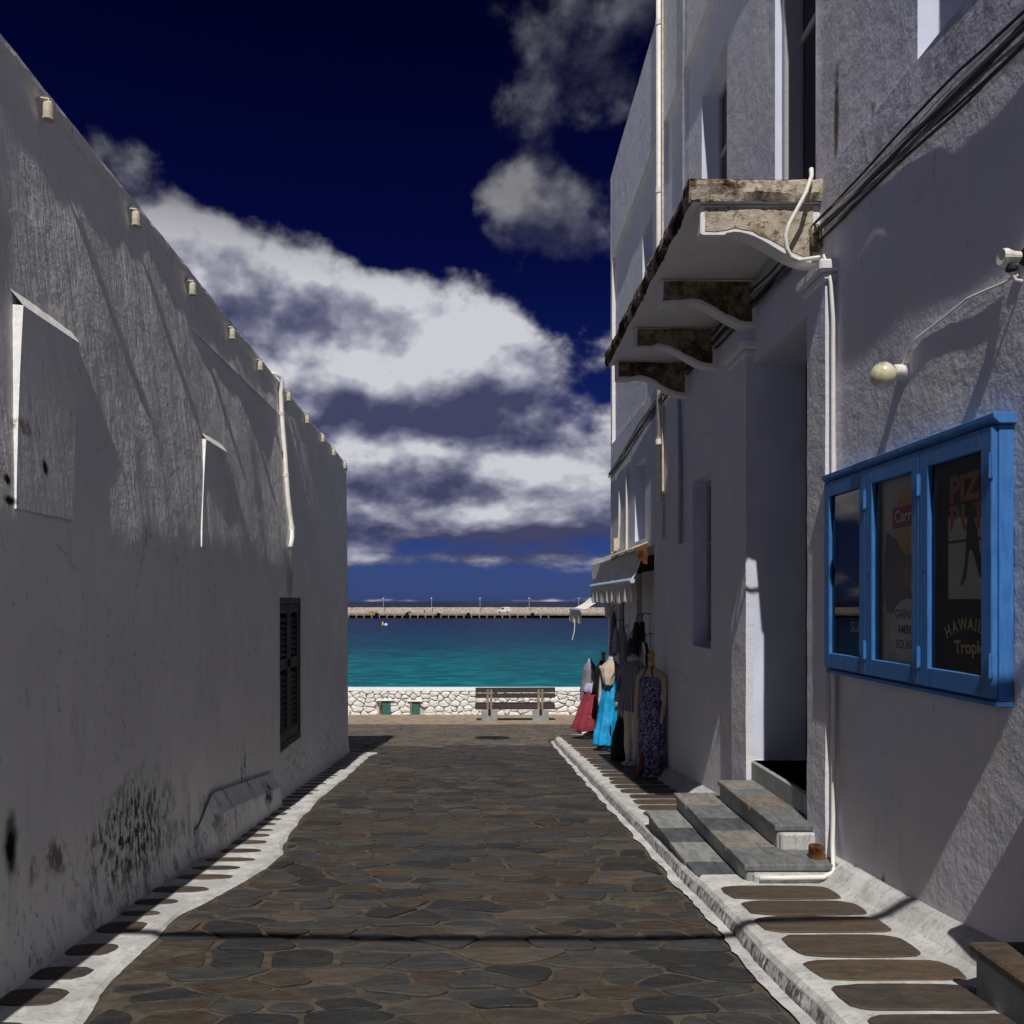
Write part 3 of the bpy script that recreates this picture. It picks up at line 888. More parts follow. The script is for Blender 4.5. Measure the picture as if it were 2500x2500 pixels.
# brown shutters
sx = wallx(9.0)
wd = MB()
for (a, b) in ((8.5, 8.56), (9.49, 9.55)): wd.box(sx - .09, sx - .012, a, b, -1.58, .04)
wd.box(sx - .09, sx - .012, 8.56, 9.49, -.03, .04); wd.box(sx - .09, sx - .012, 8.56, 9.49, -1.58, -1.52)
shut = wd.build('shutter_window', 'dark_wood', LB, .004)
for (a, b) in ((8.565, 9.02), (9.03, 9.485)):
    lf = MB()
    lf.box(sx - .060, sx - .018, a, a + .075, -1.515, -.035); lf.box(sx - .060, sx - .018, b - .075, b, -1.515, -.035)
    for (z0, z1) in ((-1.515, -1.40), (-.74, -.62), (-.13, -.035)): lf.box(sx - .060, sx - .018, a + .075, b - .075, z0, z1)
    lf.build('shutter_leaf', 'dark_wood', shut, .004)
    z = -1.385
    while z < -.15:
        if not (-.79 < z < -.60):
            MB().add([(sx - .062, a + .076, z + .03), (sx - .028, a + .076, z - .012), (sx - .028, b - .076, z - .012), (sx - .062, b - .076, z + .03),
                      (sx - .054, a + .076, z + .036), (sx - .020, a + .076, z - .006), (sx - .020, b - .076, z - .006), (sx - .054, b - .076, z + .036)],
                     [(0, 1, 2, 3), (7, 6, 5, 4), (0, 4, 5, 1), (1, 5, 6, 2), (2, 6, 7, 3), (3, 7, 4, 0)]).build('slat', 'brown_wood', shut)
        z += .062
    MB().box(sx - .085, sx - .078, a, b, -1.515, -.035).build('backing', 'dark_void', shut)
MB().box(sx - .018, sx + .004, 9.0, 9.05, -.72, -.64).build('latch', 'iron', shut)
# drainpipe over the wall top
def lw(y, z, d=.03): return (lx(y, z) + d, y, z)
path = [on_wall(px, py, .035) for px, py in ((686, 960), (688, 1010), (692, 1060), (696, 1110), (699, 1160), (703, 1210), (708, 1255), (713, 1290), (713, 1315), (709, 1336))]
y0_, z0_ = path[0]; zq = ztop(y0_)
pts = [(lx(y0_, zq) - .16, y0_ - .10, zq + .09), (lx(y0_, zq) - .02, y0_ - .05, zq + .125), (lx(y0_, zq) + .05, y0_ - .01, zq + .10), (lx(y0_, zq) + .06, y0_, zq + .02)] + [lw(y, z, .035) for y, z in path]
dp = MB().tube(pts, .027, 10).build('drainpipe', 'white_pipe', LB, smooth=True)
for (y, z) in (path[1], path[4], path[7]):
    MB().lathe([(.034, -.02), (.034, .02)], lw(y, z, .035), 10).build('clip', 'white_pipe', dp)
# plastered-over pipe box at the wall's foot
V = []; F = []; n = 40
for i in range(n + 1):
    y = 5.75 + 2.35 * i / n; e = sstep(0, .12, i / n) * sstep(1, .97, i / n)
    h = (.34 - .10 * i / n) * (.35 + .65 * sstep(0, .2, i / n)); g = gz(y); x = wallx(y)
    d = .085 * e
    V += [(x + .03, y, g + h + .10), (x + .02 + d * .6, y, g + h + .02), (x + .03 + d, y, g + h - .04), (x + .05 + d, y, g + .05), (x + .06 + d, y, g - .03)]
for i in range(n):
    for j in range(4): F.append((i * 5 + j, i * 5 + j + 1, (i + 1) * 5 + j + 1, (i + 1) * 5 + j))
F += [tuple(range(5)), tuple(range(n * 5, n * 5 + 5))]
link('plaster_ledge', V, F, 'plaster_warm', LB, smooth=False)

# cylinder spotlights below the coping
spot = None
for i, (px, py) in enumerate([(119, 272), (333, 535), (471, 706), (568, 816), (636, 893), (705, 967), (750, 1019), (788, 1061), (815, 1098), (842, 1131)]):
    t = (VPX - px) / FPX; y = 5.0; z = 2.2
    for _ in range(30):
        y = -(lx(y, z) + .045) / t; z = (HZ - py) / FPX * y
    z = min(z, ztop(y) - .02); x = lx(y, z) + .045
    if spot is None:
        spot = thing('wall_spotlight', (x, y, z), 'cream cylinder spotlight on a bracket below the coping of the long wall', 'spotlight', 'spotlights along the top of the long wall')
        MB().lathe([(.022, -.048), (.031, -.048), (.031, -.036), (.028, -.036), (.028, .036), (.022, .041), (.004, .043)], (x, y, z), 18).build('housing', 'cream_plastic', spot)
        MB().lathe([(.021, -.046), (.002, -.040)], (x, y, z), 14).build('lens', 'dark_glass', spot)
        MB().tube([(x, y, z + .04), (x, y, z + .062), (x - .03, y - .006, z + .066), (x - .09, y - .006, z + .055)], .008, 6).box(x - .02, x + .02, y - .010, y + .010, z + .036, z + .05).build('bracket', 'cream_plastic', spot)
        MB().tube([(x + .0, y + .015, z + .04), (x + .014, y + .02, z + .07), (x - .03, y + .014, z + .09), (x - .10, y + .014, z + .08)], .004, 5).build('flex', 'grey_cable', spot)
        src = spot
    else:
        r_ = src.copy(); COL.objects.link(r_); r_.location = (x, y, z)
        for chd in list(src.children):
            c_ = chd.copy(); COL.objects.link(c_); c_.parent = r_; c_.matrix_parent_inverse = chd.matrix_parent_inverse.copy()

# ------------------------------------------------------------------ the balcony house
FX = 2.10
H1 = thing('balcony_house', (3.5, 5, gz(5)), 'tall white house with old stone balcony and deep doorway beside the blue showcase', 'house')
DOOR = (5.217, 6.45, -1.25, 1.87, .46)
WIN1 = (7.68, 8.37, -.45, 1.22, .20)
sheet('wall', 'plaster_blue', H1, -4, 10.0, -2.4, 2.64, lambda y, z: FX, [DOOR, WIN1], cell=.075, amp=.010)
UX = FX + .055
UW = [(3.15, 4.10, 2.66, 5.2, .30), (5.37, 6.13, 2.66, 5.07, .22), (7.36, 8.22, 3.4, 5.07, .22)]
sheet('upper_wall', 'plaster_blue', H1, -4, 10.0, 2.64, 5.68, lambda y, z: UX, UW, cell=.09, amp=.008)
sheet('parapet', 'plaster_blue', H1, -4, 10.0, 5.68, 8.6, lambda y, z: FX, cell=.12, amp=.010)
mb = MB(); mb.quad((FX, -4, 2.64), (FX, 10, 2.64), (UX + .02, 10, 2.652), (UX + .02, -4, 2.652)); mb.quad((FX, -4, 5.68), (UX + .01, -4, 5.68), (UX + .01, 10, 5.68), (FX, 10, 5.68))
mb.build('string_course', 'white_trim', H1)
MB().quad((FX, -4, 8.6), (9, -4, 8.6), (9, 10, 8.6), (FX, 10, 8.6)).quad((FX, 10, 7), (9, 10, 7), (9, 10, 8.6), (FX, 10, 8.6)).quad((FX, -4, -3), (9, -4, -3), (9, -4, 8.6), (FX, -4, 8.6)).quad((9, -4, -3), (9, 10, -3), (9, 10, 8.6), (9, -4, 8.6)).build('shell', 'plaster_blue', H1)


def pilaster(y0, y1, zt, base=True, cap=True):
    b = MB(); nz = 24
    V = []; F = []
    zb = gz(y0) - .1
    for j in range(nz + 1):
        z = zb + (zt - zb) * j / nz; w = .006 * fbm(1, y0, z, 2.5); x = FX - .062 + .004 * fbm(4, y0, z, 3)
        V += [(FX + .02, y0 + w, z), (x, y0 + w, z), (x, y1 + w * .5, z), (FX + .02, y1, z)]
    for j in range(nz):
        for k in range(3): F.append((j * 4 + k, j * 4 + k + 1, j * 4 + k + 5, j * 4 + k + 4))
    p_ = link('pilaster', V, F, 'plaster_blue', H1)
    if cap:
        MB().box(FX - .115, FX + .02, y0 - .055, y1 + .055, zt + .045, zt + .115).box(FX - .085, FX + .02, y0 - .025, y1 + .025, zt - .005, zt + .047).build('capital', 'white_trim', p_, .012)
    return p_
pilaster(4.935, 5.217, 1.93); pilaster(6.45, 6.83, 1.93)
MB().box(1.95, FX + .02, 2.2, 2.88, -1.7, -.36).build('unseen_shadow_block', 'plaster_blue', H1, .015)  # unseen block added to throw a shadow on the lower facade
# deep doorway
mb = MB()
mb.box(FX - .02, FX + .46, 5.20, 6.46, -1.42, -1.255)
mb.build('threshold', 'concrete', H1, .01)
MB().box(FX + .0, FX + .45, 5.22, 6.44, -1.2545, -1.250).build('floor_slab', 'marble_brown', H1)
dr = MB().box(FX + .40, FX + .455, 5.24, 6.43, -1.24, 1.86).build('door', 'dark_wood', H1, .004)
for (y0, y1) in ((5.30, 5.78), (5.88, 6.37)):
    for (z0, z1) in ((-1.1, -.35), (-.2, .75), (.9, 1.75)): MB().box(FX + .38, FX + .402, y0, y1, z0, z1).build('panel', 'brown_wood', dr, .006)
MB().lathe([(.012, -.05), (.03, -.04), (.03, -.01), (.012, 0)], (FX + .40, 5.83, -.27), 12, 0).build('handle', 'gold', dr)


def window(parent, x, y0, y1, z0, z1, cross=True, mat='frame_grey', fw=.055):
    b = MB()
    b.box(x - .05, x, y0, y0 + fw, z0, z1).box(x - .05, x, y1 - fw, y1, z0, z1).box(x - .05, x, y0 + fw, y1 - fw, z1 - fw, z1).box(x - .05, x, y0 + fw, y1 - fw, z0, z0 + fw)
    if cross:
        ym = (y0 + y1) / 2; zm = z0 + (z1 - z0) * .62
        b.box(x - .045, x - .004, ym - .03, ym + .03, z0 + fw, z1 - fw)
        b.box(x - .04, x - .006, y0 + fw, ym - .03, zm - .022, zm + .022).box(x - .04, x - .006, ym + .03, y1 - fw, zm - .022, zm + .022)
    w = b.build('window', mat, parent)
    MB().box(x - .022, x - .016, y0 + fw * .5, y1 - fw * .5, z0 + fw * .5, z1 - fw * .5).build('pane', 'dark_glass', w)
    return w
window(H1, FX + .19, 7.68, 8.37, -.45, 1.22)
window(H1, UX + .29, 3.15, 4.10, 2.66, 5.2, mat='white_pipe')
window(H1, UX + .21, 5.37, 6.13, 2.66, 5.07)
window(H1, UX + .21, 7.36, 8.22, 3.4, 5.07)
# window surrounds of the balcony door: grooved jamb
MB().box(UX + .02, UX + .16, 5.375, 5.43, 2.66, 5.06).box(UX + .05, UX + .18, 6.07, 6.125, 2.66, 5.06).build('door_frame', 'frame_grey', H1, .006)

# steps: each of stone treads on a rendered riser
def step(x0, x1, y0, y1, z, cuts, mats, zb):
    s_ = MB().box(x0 + .018, x1, y0 + .012, y1 - .012, zb, z - .0385).build('door_step', 'concrete', H1, .008)
    ys = [y1 + (y0 - y1) * c for c in [0] + cuts + [1]]
    for a, b, m_ in zip(ys, ys[1:], mats):
        dz = rng.uniform(-.002, .002)
        MB().box(x0 + rng.uniform(-.004, .004), x1 - .004, b + .002, a - .002, z - .038, z + dz).build('slab', m_, s_, .007, seg=2)
    return s_
step(1.27, 1.53, 4.88, 6.54, -1.665, [.30, .52, .78], ['marble_light', 'marble_dark', 'marble_light', 'marble_dark'], -1.95)
step(1.51, 2.10, 4.80, 6.62, -1.545, [.22, .42, .60, .80], ['marble_tan', 'marble_grey', 'marble_dark', 'marble_tan', 'marble_grey'], -1.9)
step(1.80, 2.10, 5.12, 6.42, -1.40, [.22, .40, .62], ['marble_tan', 'marble_grey', 'marble_brown', 'marble_grey'], -1.7)
MB().box(1.56, 2.1, 4.765, 4.82, sz(4.8) - .05, -1.59).build('step_side', 'limewash', H1, .012)
MB().box(1.83, 2.1, 5.095, 5.14, -1.60, -1.445).build('step_side', 'limewash', H1, .012)
st = MB().box(1.855, 2.10, 1.7, 3.12, -1.62, -1.335).build('door_step', 'concrete', H1, .015)
MB().box(1.84, 2.10, 1.7, 3.135, -1.335, -1.30).build('slab', 'flag_brown', st, .01)

# balcony
MB().box(1.285, FX + .06, 5.14, 8.72, 2.505, 2.60).build('balcony', 'white_trim', H1, .008)
balc = [o for o in H1.children if o.name.startswith('balcony')][-1]
# crumbling rim: end face and long edge
def rim(path, name, mat, h0=2.505, h1=2.638, out=.036):
    V = []; F = []; k = len(path)
    for i, (x, y, nx, ny) in enumerate(path):
        a = out * (.8 + .5 * fbm(x, y, 0, 2.3) + .5 * fbm(x, y, 0, 13)); b_ = out * (.75 + .55 * fbm(x, y, 3, 3.1) + .6 * fbm(x, y, 3, 17)); zj = .010 * fbm(x, y, 5, 2.7) + .006 * fbm(x, y, 9, 31); zk = .014 * fbm(x, y, 7, 3.3) + .007 * fbm(x, y, 2, 29)
        V += [(x - nx * .05, y - ny * .05, h0 + .012), (x + nx * a * .35, y + ny * a * .35, h0 + zk), (x + nx * b_ * .9, y + ny * b_ * .9, h0 + .045 + zk), (x + nx * a, y + ny * a, h0 + .095 + zj), (x + nx * a * .9, y + ny * a * .9, h1 - .015 + zj), (x + nx * a * .4, y + ny * a * .4, h1 + zj), (x - nx * .12, y - ny * .12, h1 + zj * .3)]
    for i in range(k - 1):
        for j in range(6): F.append((i * 7 + j, i * 7 + j + 1, (i + 1) * 7 + j + 1, (i + 1) * 7 + j))
    link(name, V, F, mat, balc)
rim([(1.262 + (FX - 1.222) * i / 90, 5.14, 0, -1) for i in range(91)], 'slab_edge', 'slab_crust')
rim([(1.285, 5.12 + 3.62 * i / 240, -1, 0) for i in range(241)], 'slab_rim', 'slab_rim')
MB().quad((1.28, 5.13, 2.64), (FX + .06, 5.13, 2.64), (FX + .06, 8.73, 2.64), (1.28, 8.73, 2.64)).build('slab_top', 'slab_crust', balc)
# scroll brackets
for bi, yb in enumerate((5.165, 6.36, 7.48, 8.52)):
    prof = [(FX + .02, 2.50), (1.345, 2.50), (1.345, 2.315), (1.36, 2.305), (1.50, 2.305), (1.515, 2.318), (1.56, 2.325)]
    for t in range(1, 13):
        u = t / 12; x = 1.56 + (2.06 - 1.56) * u
        prof.append((x, 2.325 - (.5 - .5 * math.cos(math.pi * u)) * .195))
    prof.append((FX + .02, 2.128))
    br = MB().prism(prof, 1, yb, yb + .12).build('bracket', 'white_trim', balc, .006)
    inner = [(2.055, 2.485), (1.37, 2.485), (1.37, 2.335), (1.50, 2.335), (1.565, 2.352)]
    for t in range(1, 11):
        u = t / 10; x = 1.57 + (2.055 - 1.57) * u
        inner.append((x, 2.352 - (.5 - .5 * math.cos(math.pi * u)) * .185))
    rr = random.Random(bi + 3); inner = ragged(inner, rr, .05, .006)
    MB().prism(inner, 1, yb - .004, yb + .003).build('bare_stone', 'bracket_sunlit' if bi == 0 else 'bracket_stone', br)
# small stone block where the cables turn
MB().box(2.03, 2.11, 5.10, 5.21, 2.20, 2.36).build('stone_block', 'slab_crust', H1, .02)

# pipes on the facade
dp = MB().tube([(2.055, 9.78, 8.6), (2.055, 9.78, 4), (2.055, 9.80, 1.2)], .036, 12).build('downpipe', 'white_pipe', H1, smooth=True)
for z in (6.9, 4.9, 2.9, 1.9): MB().lathe([(.043, -.03), (.043, .03)], (2.055, 9.78, z), 12).build('collar', 'white_pipe', dp)
MB().tube([(2.07, 9.66, 8.6), (2.075, 9.67, 4), (2.08, 9.68, .75)], .014, 8).build('conduit', 'cream_plastic', H1)
MB().tube([(2.07, 8.62, 8.6), (2.07, 8.62, 5.9), (2.10, 8.78, 5.55), (2.115, 8.78, 3.0), (2.06, 8.78, 2.2), (2.068, 8.76, 1.4), (2.07, 8.78, .62)], .021, 8).build('conduit', 'grey_pipe', H1, smooth=True)

# ------------------------------------------------------------------ corner house with the shop
H2 = thing('corner_house', (3.5, 13, gz(13)), 'white two storey corner house with shop front and awnings at the quay', 'house')
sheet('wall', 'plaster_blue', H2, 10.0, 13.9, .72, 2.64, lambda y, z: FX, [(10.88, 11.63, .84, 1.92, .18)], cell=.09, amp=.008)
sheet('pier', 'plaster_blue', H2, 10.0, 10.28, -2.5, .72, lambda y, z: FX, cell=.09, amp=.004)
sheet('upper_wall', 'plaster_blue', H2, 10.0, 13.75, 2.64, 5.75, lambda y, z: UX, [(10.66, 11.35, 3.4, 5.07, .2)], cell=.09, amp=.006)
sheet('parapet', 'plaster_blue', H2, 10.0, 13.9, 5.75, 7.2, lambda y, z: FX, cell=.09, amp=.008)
mb = MB(); mb.quad((FX, 10, 2.64), (FX, 13.9, 2.64), (UX + .02, 13.9, 2.65), (UX + .02, 10, 2.65)).quad((FX, 10, 5.75), (UX + .01, 10, 5.75), (UX + .01, 13.9, 5.75), (FX, 13.9, 5.75))
mb.quad((FX, 13.75, 2.64), (UX + .02, 13.75, 2.64), (UX + .02, 13.75, 5.75), (FX, 13.75, 5.75)).quad((FX, 13.75, 2.64), (FX, 13.9, 2.64), (FX, 13.9, 5.75), (FX, 13.75, 5.75))
mb.build('corner_strip', 'white_trim', H2)
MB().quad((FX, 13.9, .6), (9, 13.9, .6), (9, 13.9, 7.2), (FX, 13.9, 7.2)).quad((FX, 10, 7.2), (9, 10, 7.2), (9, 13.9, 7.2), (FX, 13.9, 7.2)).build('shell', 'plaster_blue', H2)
window(H2, UX + .19, 10.66, 11.35, 3.4, 5.07)
MB().quad((FX + .17, 10.88, .84), (FX + .17, 11.63, .84), (FX + .17, 11.63, 1.92), (FX + .17, 10.88, 1.92)).build('blind_panel', 'white_trim', H2)
# single storey end of the shop
SX = 2.46
mb = MB(); mb.box(FX, 9, 13.9, 16.4, .45, .72)
mb.quad((FX, 10.28, -2.6), (SX + .1, 10.28, -2.6), (SX + .1, 10.28, .72), (FX, 10.28, .72)).quad((FX, 10.28, .72), (SX + .1, 10.28, .72), (SX + .1, 16.4, .70), (FX, 16.4, .70))
mb.box(SX, 9, 16.32, 16.4, -2.9, .45); mb.build('shop_shell', 'white_trim', H2)
MB().quad((SX + .05, 10.28, -2.9), (SX + .05, 16.4, -2.9), (SX + .05, 16.4, .7), (SX + .05, 10.28, .7)).build('shop_interior', 'dark_void', H2)
for i, (a, b, m_) in enumerate([(10.3, 11.4, 'plaster_blue'), (11.46, 12.1, 'white_trim'), (12.16, 12.75, 'white_trim'), (13.2, 13.8, 'white_trim'), (13.86, 14.4, 'white_trim'), (15.0, 15.5, 'white_trim'), (15.75, 16.3, 'white_trim')]):
    MB().box(SX - .05, SX + .04, a, b, sz((a + b) / 2) - .05, .45).build('shop_panel', m_, H2, .008)
MB().box(2.02, FX + .02, 13.05, 13.28, .80, 1.0).build('meter_box', 'cream_plastic', H2, .008)
MB().tube([(2.08, 12.85, 1.72), (2.075, 12.85, 1.2), (2.07, 12.9, .84), (2.07, 13.0, .76), (2.07, 13.6, .80)], .016, 6).build('conduit', 'white_pipe', H2)
MB().tube([(2.08, 12.18, 1.98), (2.08, 12.2, 1.2), (2.08, 12.2, .74)], .018, 6).build('conduit', 'white_pipe', H2)

# ------------------------------------------------------------------ cables along the facades
def cable_path(k):
    key = [(0.5, 2.12), (2.0, 2.16), (3.2, 2.20), (4.2, 2.27), (5.06, 2.33), (6.0, 2.33), (7.2, 2.37), (8.5, 2.40), (9.5, 2.43), (9.8, 2.40), (11.0, 2.34), (12.2, 2.22), (13.2, 2.15), (13.88, 2.10)]
    out = []
    y = .5
    while y < 13.85:
        for a, b in zip(key, key[1:]):
            if a[0] <= y <= b[0]:
                z = a[1] + (b[1] - a[1]) * (y - a[0]) / (b[0] - a[0]); break
        sag = .045 * fbm(k * 3.1, y, k, .9) + .012 * fbm(k, y, 1, 3.1)
        out.append((FX - .020 - .018 * (k % 3) + .006 * fbm(k, y, 8, 2), y, z + (k - 4) * .013 + sag)); y += .16
    return out
for k in range(9):
    o = MB().tube(cable_path(k), [.008, .007, .010, .006, .008, .005, .007, .005, .007][k], 6).build('cable', ['black_cable', 'grey_cable', 'black_cable', 'black_cable', 'grey_cable', 'white_pipe', 'black_cable', 'grey_cable', 'black_cable'][k], smooth=True)
    tag(o, 'cable in the tangled bundle strung along the house facades under the balcony', 'cable', 'cables along the facades')
# white flexible conduit hanging over the balcony corner and down beside the doorway
q = 5.04; pp = [(1990, 400), (1986, 424), (1968, 470), (1943, 517), (1926, 548), (1918, 575), (1921, 607), (1932, 628), (1950, 636), (1982, 631), (2008, 628)]
pts = [((px - VPX) / FPX * q, q + .06 * max(0, 1 - i / 2), (HZ - py) / FPX * q) for i, (px, py) in enumerate(pp)]
pts += [(2.05, 4.98, 2.10), (2.055, 4.93, 2.02), (2.06, 4.905, 1.9)] + [(2.07, 4.90, 1.9 - .2 * i) for i in range(1, 17)] + [(2.05, 4.86, -1.44), (2.03, 4.80, -1.585), (1.95, 4.752, -1.60), (1.7, 4.752, -1.605), (1.58, 4.752, -1.605)]
tag(MB().tube(pts, .0135, 8).build('flexible_conduit', 'white_pipe', smooth=True), 'white flexible conduit looping over the balcony corner and down beside the doorway', 'conduit')

# ------------------------------------------------------------------ blue showcase with posters
CB = thing('poster_showcase', (2.06, 4.08, -.40), 'bright blue wooden wall showcase with three glazed doors and sun cream posters', 'showcase')
CF = 2.026; Y0, Y1, Z0, Z1 = 3.26, 4.89, -.40, .705
MB().box(CF + .012, FX - .002, Y0, Y0 + .025, Z0, Z1).box(CF + .012, FX - .002, Y1 - .025, Y1, Z0, Z1).box(CF + .012, FX - .002, Y0 + .025, Y1 - .025, Z0, Z0 + .03).box(CF + .012, FX - .002, Y0 + .025, Y1 - .025, Z1 - .02, Z1).build('carcass', 'blue_paint', CB, .003)
prof = [(CF - .02, Z1 + .022), (CF - .02, Z1 + .045), (FX - .002, Z1 + .045), (FX - .002, Z1 + .001), (CF + .002, Z1 + .001)]
MB().prism([(a, b) for a, b in prof], 1, Y0 - .018, Y1 + .02).build('cornice', 'blue_paint', CB, .003)
MB().box(CF - .004, FX - .004, Y0 - .004, Y1 + .004, Z0 - .022, Z0 - .001).build('bottom_board', 'blue_paint', CB, .004)
MB().box(FX - .012, FX - .003, Y0 + .025, Y1 - .025, Z0 + .03, Z1 - .02).build('back_board', 'paper_dark', CB)
doors = [(4.355, 4.885), (3.812, 4.351), (3.265, 3.808)]
dz0, dz1 = Z0 + .012, Z1 - .004
panes = []
for k, (a, b) in enumerate(doors):
    fw = .070; b_ = MB()
    b_.box(CF - .016, CF + .011, a, a + fw, dz0, dz1).box(CF - .016, CF + .011, b - fw, b, dz0, dz1).box(CF - .016, CF + .011, a + fw, b - fw, dz0, dz0 + .085).box(CF - .016, CF + .011, a + fw, b - fw, dz1 - .085, dz1)
    d_ = b_.build('glazed_door', 'blue_paint', CB, .003)
    link('pane', [(CF + .003, a + fw - .004, dz0 + .081), (CF + .003, b - fw + .004, dz0 + .081), (CF + .003, b - fw + .004, dz1 - .081), (CF + .003, a + fw - .004, dz1 - .081)], [(0, 3, 2, 1)], 'glass', d_)
    for z in (dz0 + .13, dz1 - .16):
        MB().box(CF - .021, CF - .012, a - .012, a + .010, z - .045, z + .045).tube([(CF - .022, a - .002, z - .05), (CF - .022, a - .002, z + .05)], .007, 8).build('hinge', 'blue_paint', d_)
    MB().lathe([(.006, -.004), (.006, 0)], (CF - .014, b - .035, (dz0 + dz1) / 2 - .02), 10, 0).build('keyhole', 'iron', d_)
    panes.append((a + fw, b - fw, dz0 + .085, dz1 - .085))


def lettering(body, size, y, z, x, mat, parent, bold=0.0, sx=1.0, rot=0.0, align='CENTER'):
    """flat print on the street side: reads towards -x, so the text runs towards -y"""
    cu = bpy.data.curves.new('lettering', 'FONT'); cu.body = body; cu.size = size; cu.align_x = align; cu.align_y = 'CENTER'; cu.offset = bold
    tmp = bpy.data.objects.new('lettering_tmp', cu); COL.objects.link(tmp)
    bpy.context.view_layer.update()
    me = bpy.data.meshes.new_from_object(tmp.evaluated_get(bpy.context.evaluated_depsgraph_get()))
    COL.objects.unlink(tmp); bpy.data.objects.remove(tmp)
    me.name = 'lettering'; me.materials.clear()
    M_ = Matrix.Translation((x, y, z)) @ Matrix(((0, 0, -1, 0), (-1, 0, 0, 0), (0, 1, 0, 0), (0, 0, 0, 1))) @ Matrix.Rotation(rot, 4, 'Z') @ Matrix.Diagonal((sx, 1, 1, 1))
    me.transform(M_)
    return link_mesh('lettering', me, mat, parent)


def flatpoly(pts, x, name, mat, parent):
    return link(name, [(x, y, z) for y, z in pts], [tuple(range(len(pts)))], mat, parent)
def ell(cy, cz, ry, rz, n=28, t0=0, t1=2 * math.pi):
    return [(cy + ry * math.cos(t0 + (t1 - t0) * i / n), cz + rz * math.sin(t0 + (t1 - t0) * i / n)) for i in range(n)]
PX = FX - .030          # poster plane, behind the glass
def poster(k, mat):
    a, b, c, d = panes[k]
    return MB().box(PX, PX + .004, a - .01, b + .01, c - .01, d + .01).build('poster', mat, CB)
def PT(k, u, v):         # u from the far side to the near side, v up
    a, b, c, d = panes[k]; return b - (b - a) * u, c + (d - c) * v
# dark poster with the word SUN
p0 = poster(0, 'paper_dark')
y_, z_ = PT(0, .60, .17); lettering('SUN', .085, y_, z_, PX - .001, 'print_white', p0)
flatpoly([PT(0, .62, .02), PT(0, .98, .02), PT(0, .98, .55), PT(0, .80, .42)], PX - .0006, 'print_shape', 'print_arm', p0)
# sun-disc poster
p1 = poster(1, 'paper_grey')
flatpoly([PT(1, 0, .42), PT(1, .10, .72), PT(1, .40, .66), PT(1, .75, .60), PT(1, 1, .64), PT(1, 1, .30), PT(1, .5, .25), PT(1, .1, .27)], PX - .0006, 'print_arm', 'print_arm', p1)
cy_, cz_ = PT(1, .72, .82); flatpoly(ell(cy_, cz_ - .05, .165, .175), PX - .0012, 'print_sun', 'print_sun', p1)
cy_, cz_ = PT(1, .70, .79); flatpoly([(cy_ + .175, cz_ - .055), (cy_ - .175, cz_ - .055), (cy_ - .175, cz_ + .05), (cy_ + .175, cz_ + .05)], PX - .0018, 'print_band', 'print_red', p1)
lettering('Carroten', .085, cy_ + .155, cz_, PX - .0024, 'print_white', p1, .0015, align='LEFT')
cy_, cz_ = PT(1, .62, .47); star = []
for i in range(10):
    r_ = .16 if i % 2 == 0 else .045; t = math.pi / 2 + math.pi * i / 5; star.append((cy_ + r_ * math.cos(t) * .8, cz_ + r_ * math.sin(t)))
flatpoly(star, PX - .0012, 'starfish', 'print_star', p1)
cy_, cz_ = PT(1, .62, .165); flatpoly(ell(cy_, cz_, .165, .165), PX - .0012, 'print_disc', 'paper_pale', p1)
ring = ell(cy_, cz_, .155, .155, 20, -1.9, 1.2); ring2 = ell(cy_, cz_, .143, .15, 20, -1.9, 1.2)[::-1]
flatpoly([(2 * cy_ - a, b) for a, b in ring + ring2], PX - .0016, 'print_arc', 'print_sun', p1)
for i, w in enumerate(('GARNIER', 'AMBRE', 'SOLAIRE')):
    lettering(w, .062, cy_ + .01, cz_ + .085 - .075 * i, PX - .0018, 'paper_black', p1, .0006, .85)
# orange-lettered poster over the black one
p2 = poster(2, 'paper_black')
flatpoly([PT(2, .16, .34), PT(2, 1.0, .34), PT(2, 1.0, .70), PT(2, .16, .74)], PX - .0006, 'print_ground', 'paper_grey', p2)
flatpoly([PT(2, .16, .61), PT(2, 1.0, .61), PT(2, 1.0, .625), PT(2, .16, .622)], PX - .0010, 'print_line', 'paper_dark', p2)
for w, v in (('PIZ', .86), ('BUIN', .72)):
    y_, z_ = PT(2, .18, v); lettering(w, .155, y_, z_, PX - .0012, 'print_orange', p2, .006, 1.0, align='LEFT')
# seated figure, seen as a dark silhouette leaning on one arm
fig = [(.56, .78), (.62, .79), (.67, .75), (.66, .70), (.70, .66), (.74, .56), (.80, .51), (.92, .52), (1.0, .50), (1.0, .42), (.86, .42), (.74, .44), (.68, .50), (.62, .56), (.56, .57), (.50, .44), (.42, .40), (.40, .41), (.47, .50), (.50, .62), (.52, .72)]
flatpoly([PT(2, u, v) for u, v in fig], PX - .0016, 'print_figure', 'print_body', p2)
cy_, cz_ = PT(2, .55, .20)
word = 'HAWAIIAN'
for i, ch_ in enumerate(word):
    t = (-3.6, -2.35, -1.0, .25, 1.05, 1.55, 2.35, 3.55)[i] * .135; R_ = .34
    lettering(ch_, .078, cy_ - R_ * math.sin(t), cz_ - .34 + R_ * math.cos(t) + .02, PX - .0012, 'print_gold', p2, .002, .8, -t)
lettering('Tropic', .082, cy_, cz_ - .08, PX - .0012, 'print_gold', p2, .002, 1.0, .06)
for i in range(5):
    t = 2 * math.pi * i / 5; flatpoly(ell(cy_ - .145 + .022 * math.cos(t), cz_ - .125 + .022 * math.sin(t), .016, .016, 10), PX - .0012 - .0002 * i, 'print_petal', 'print_orange', p2)

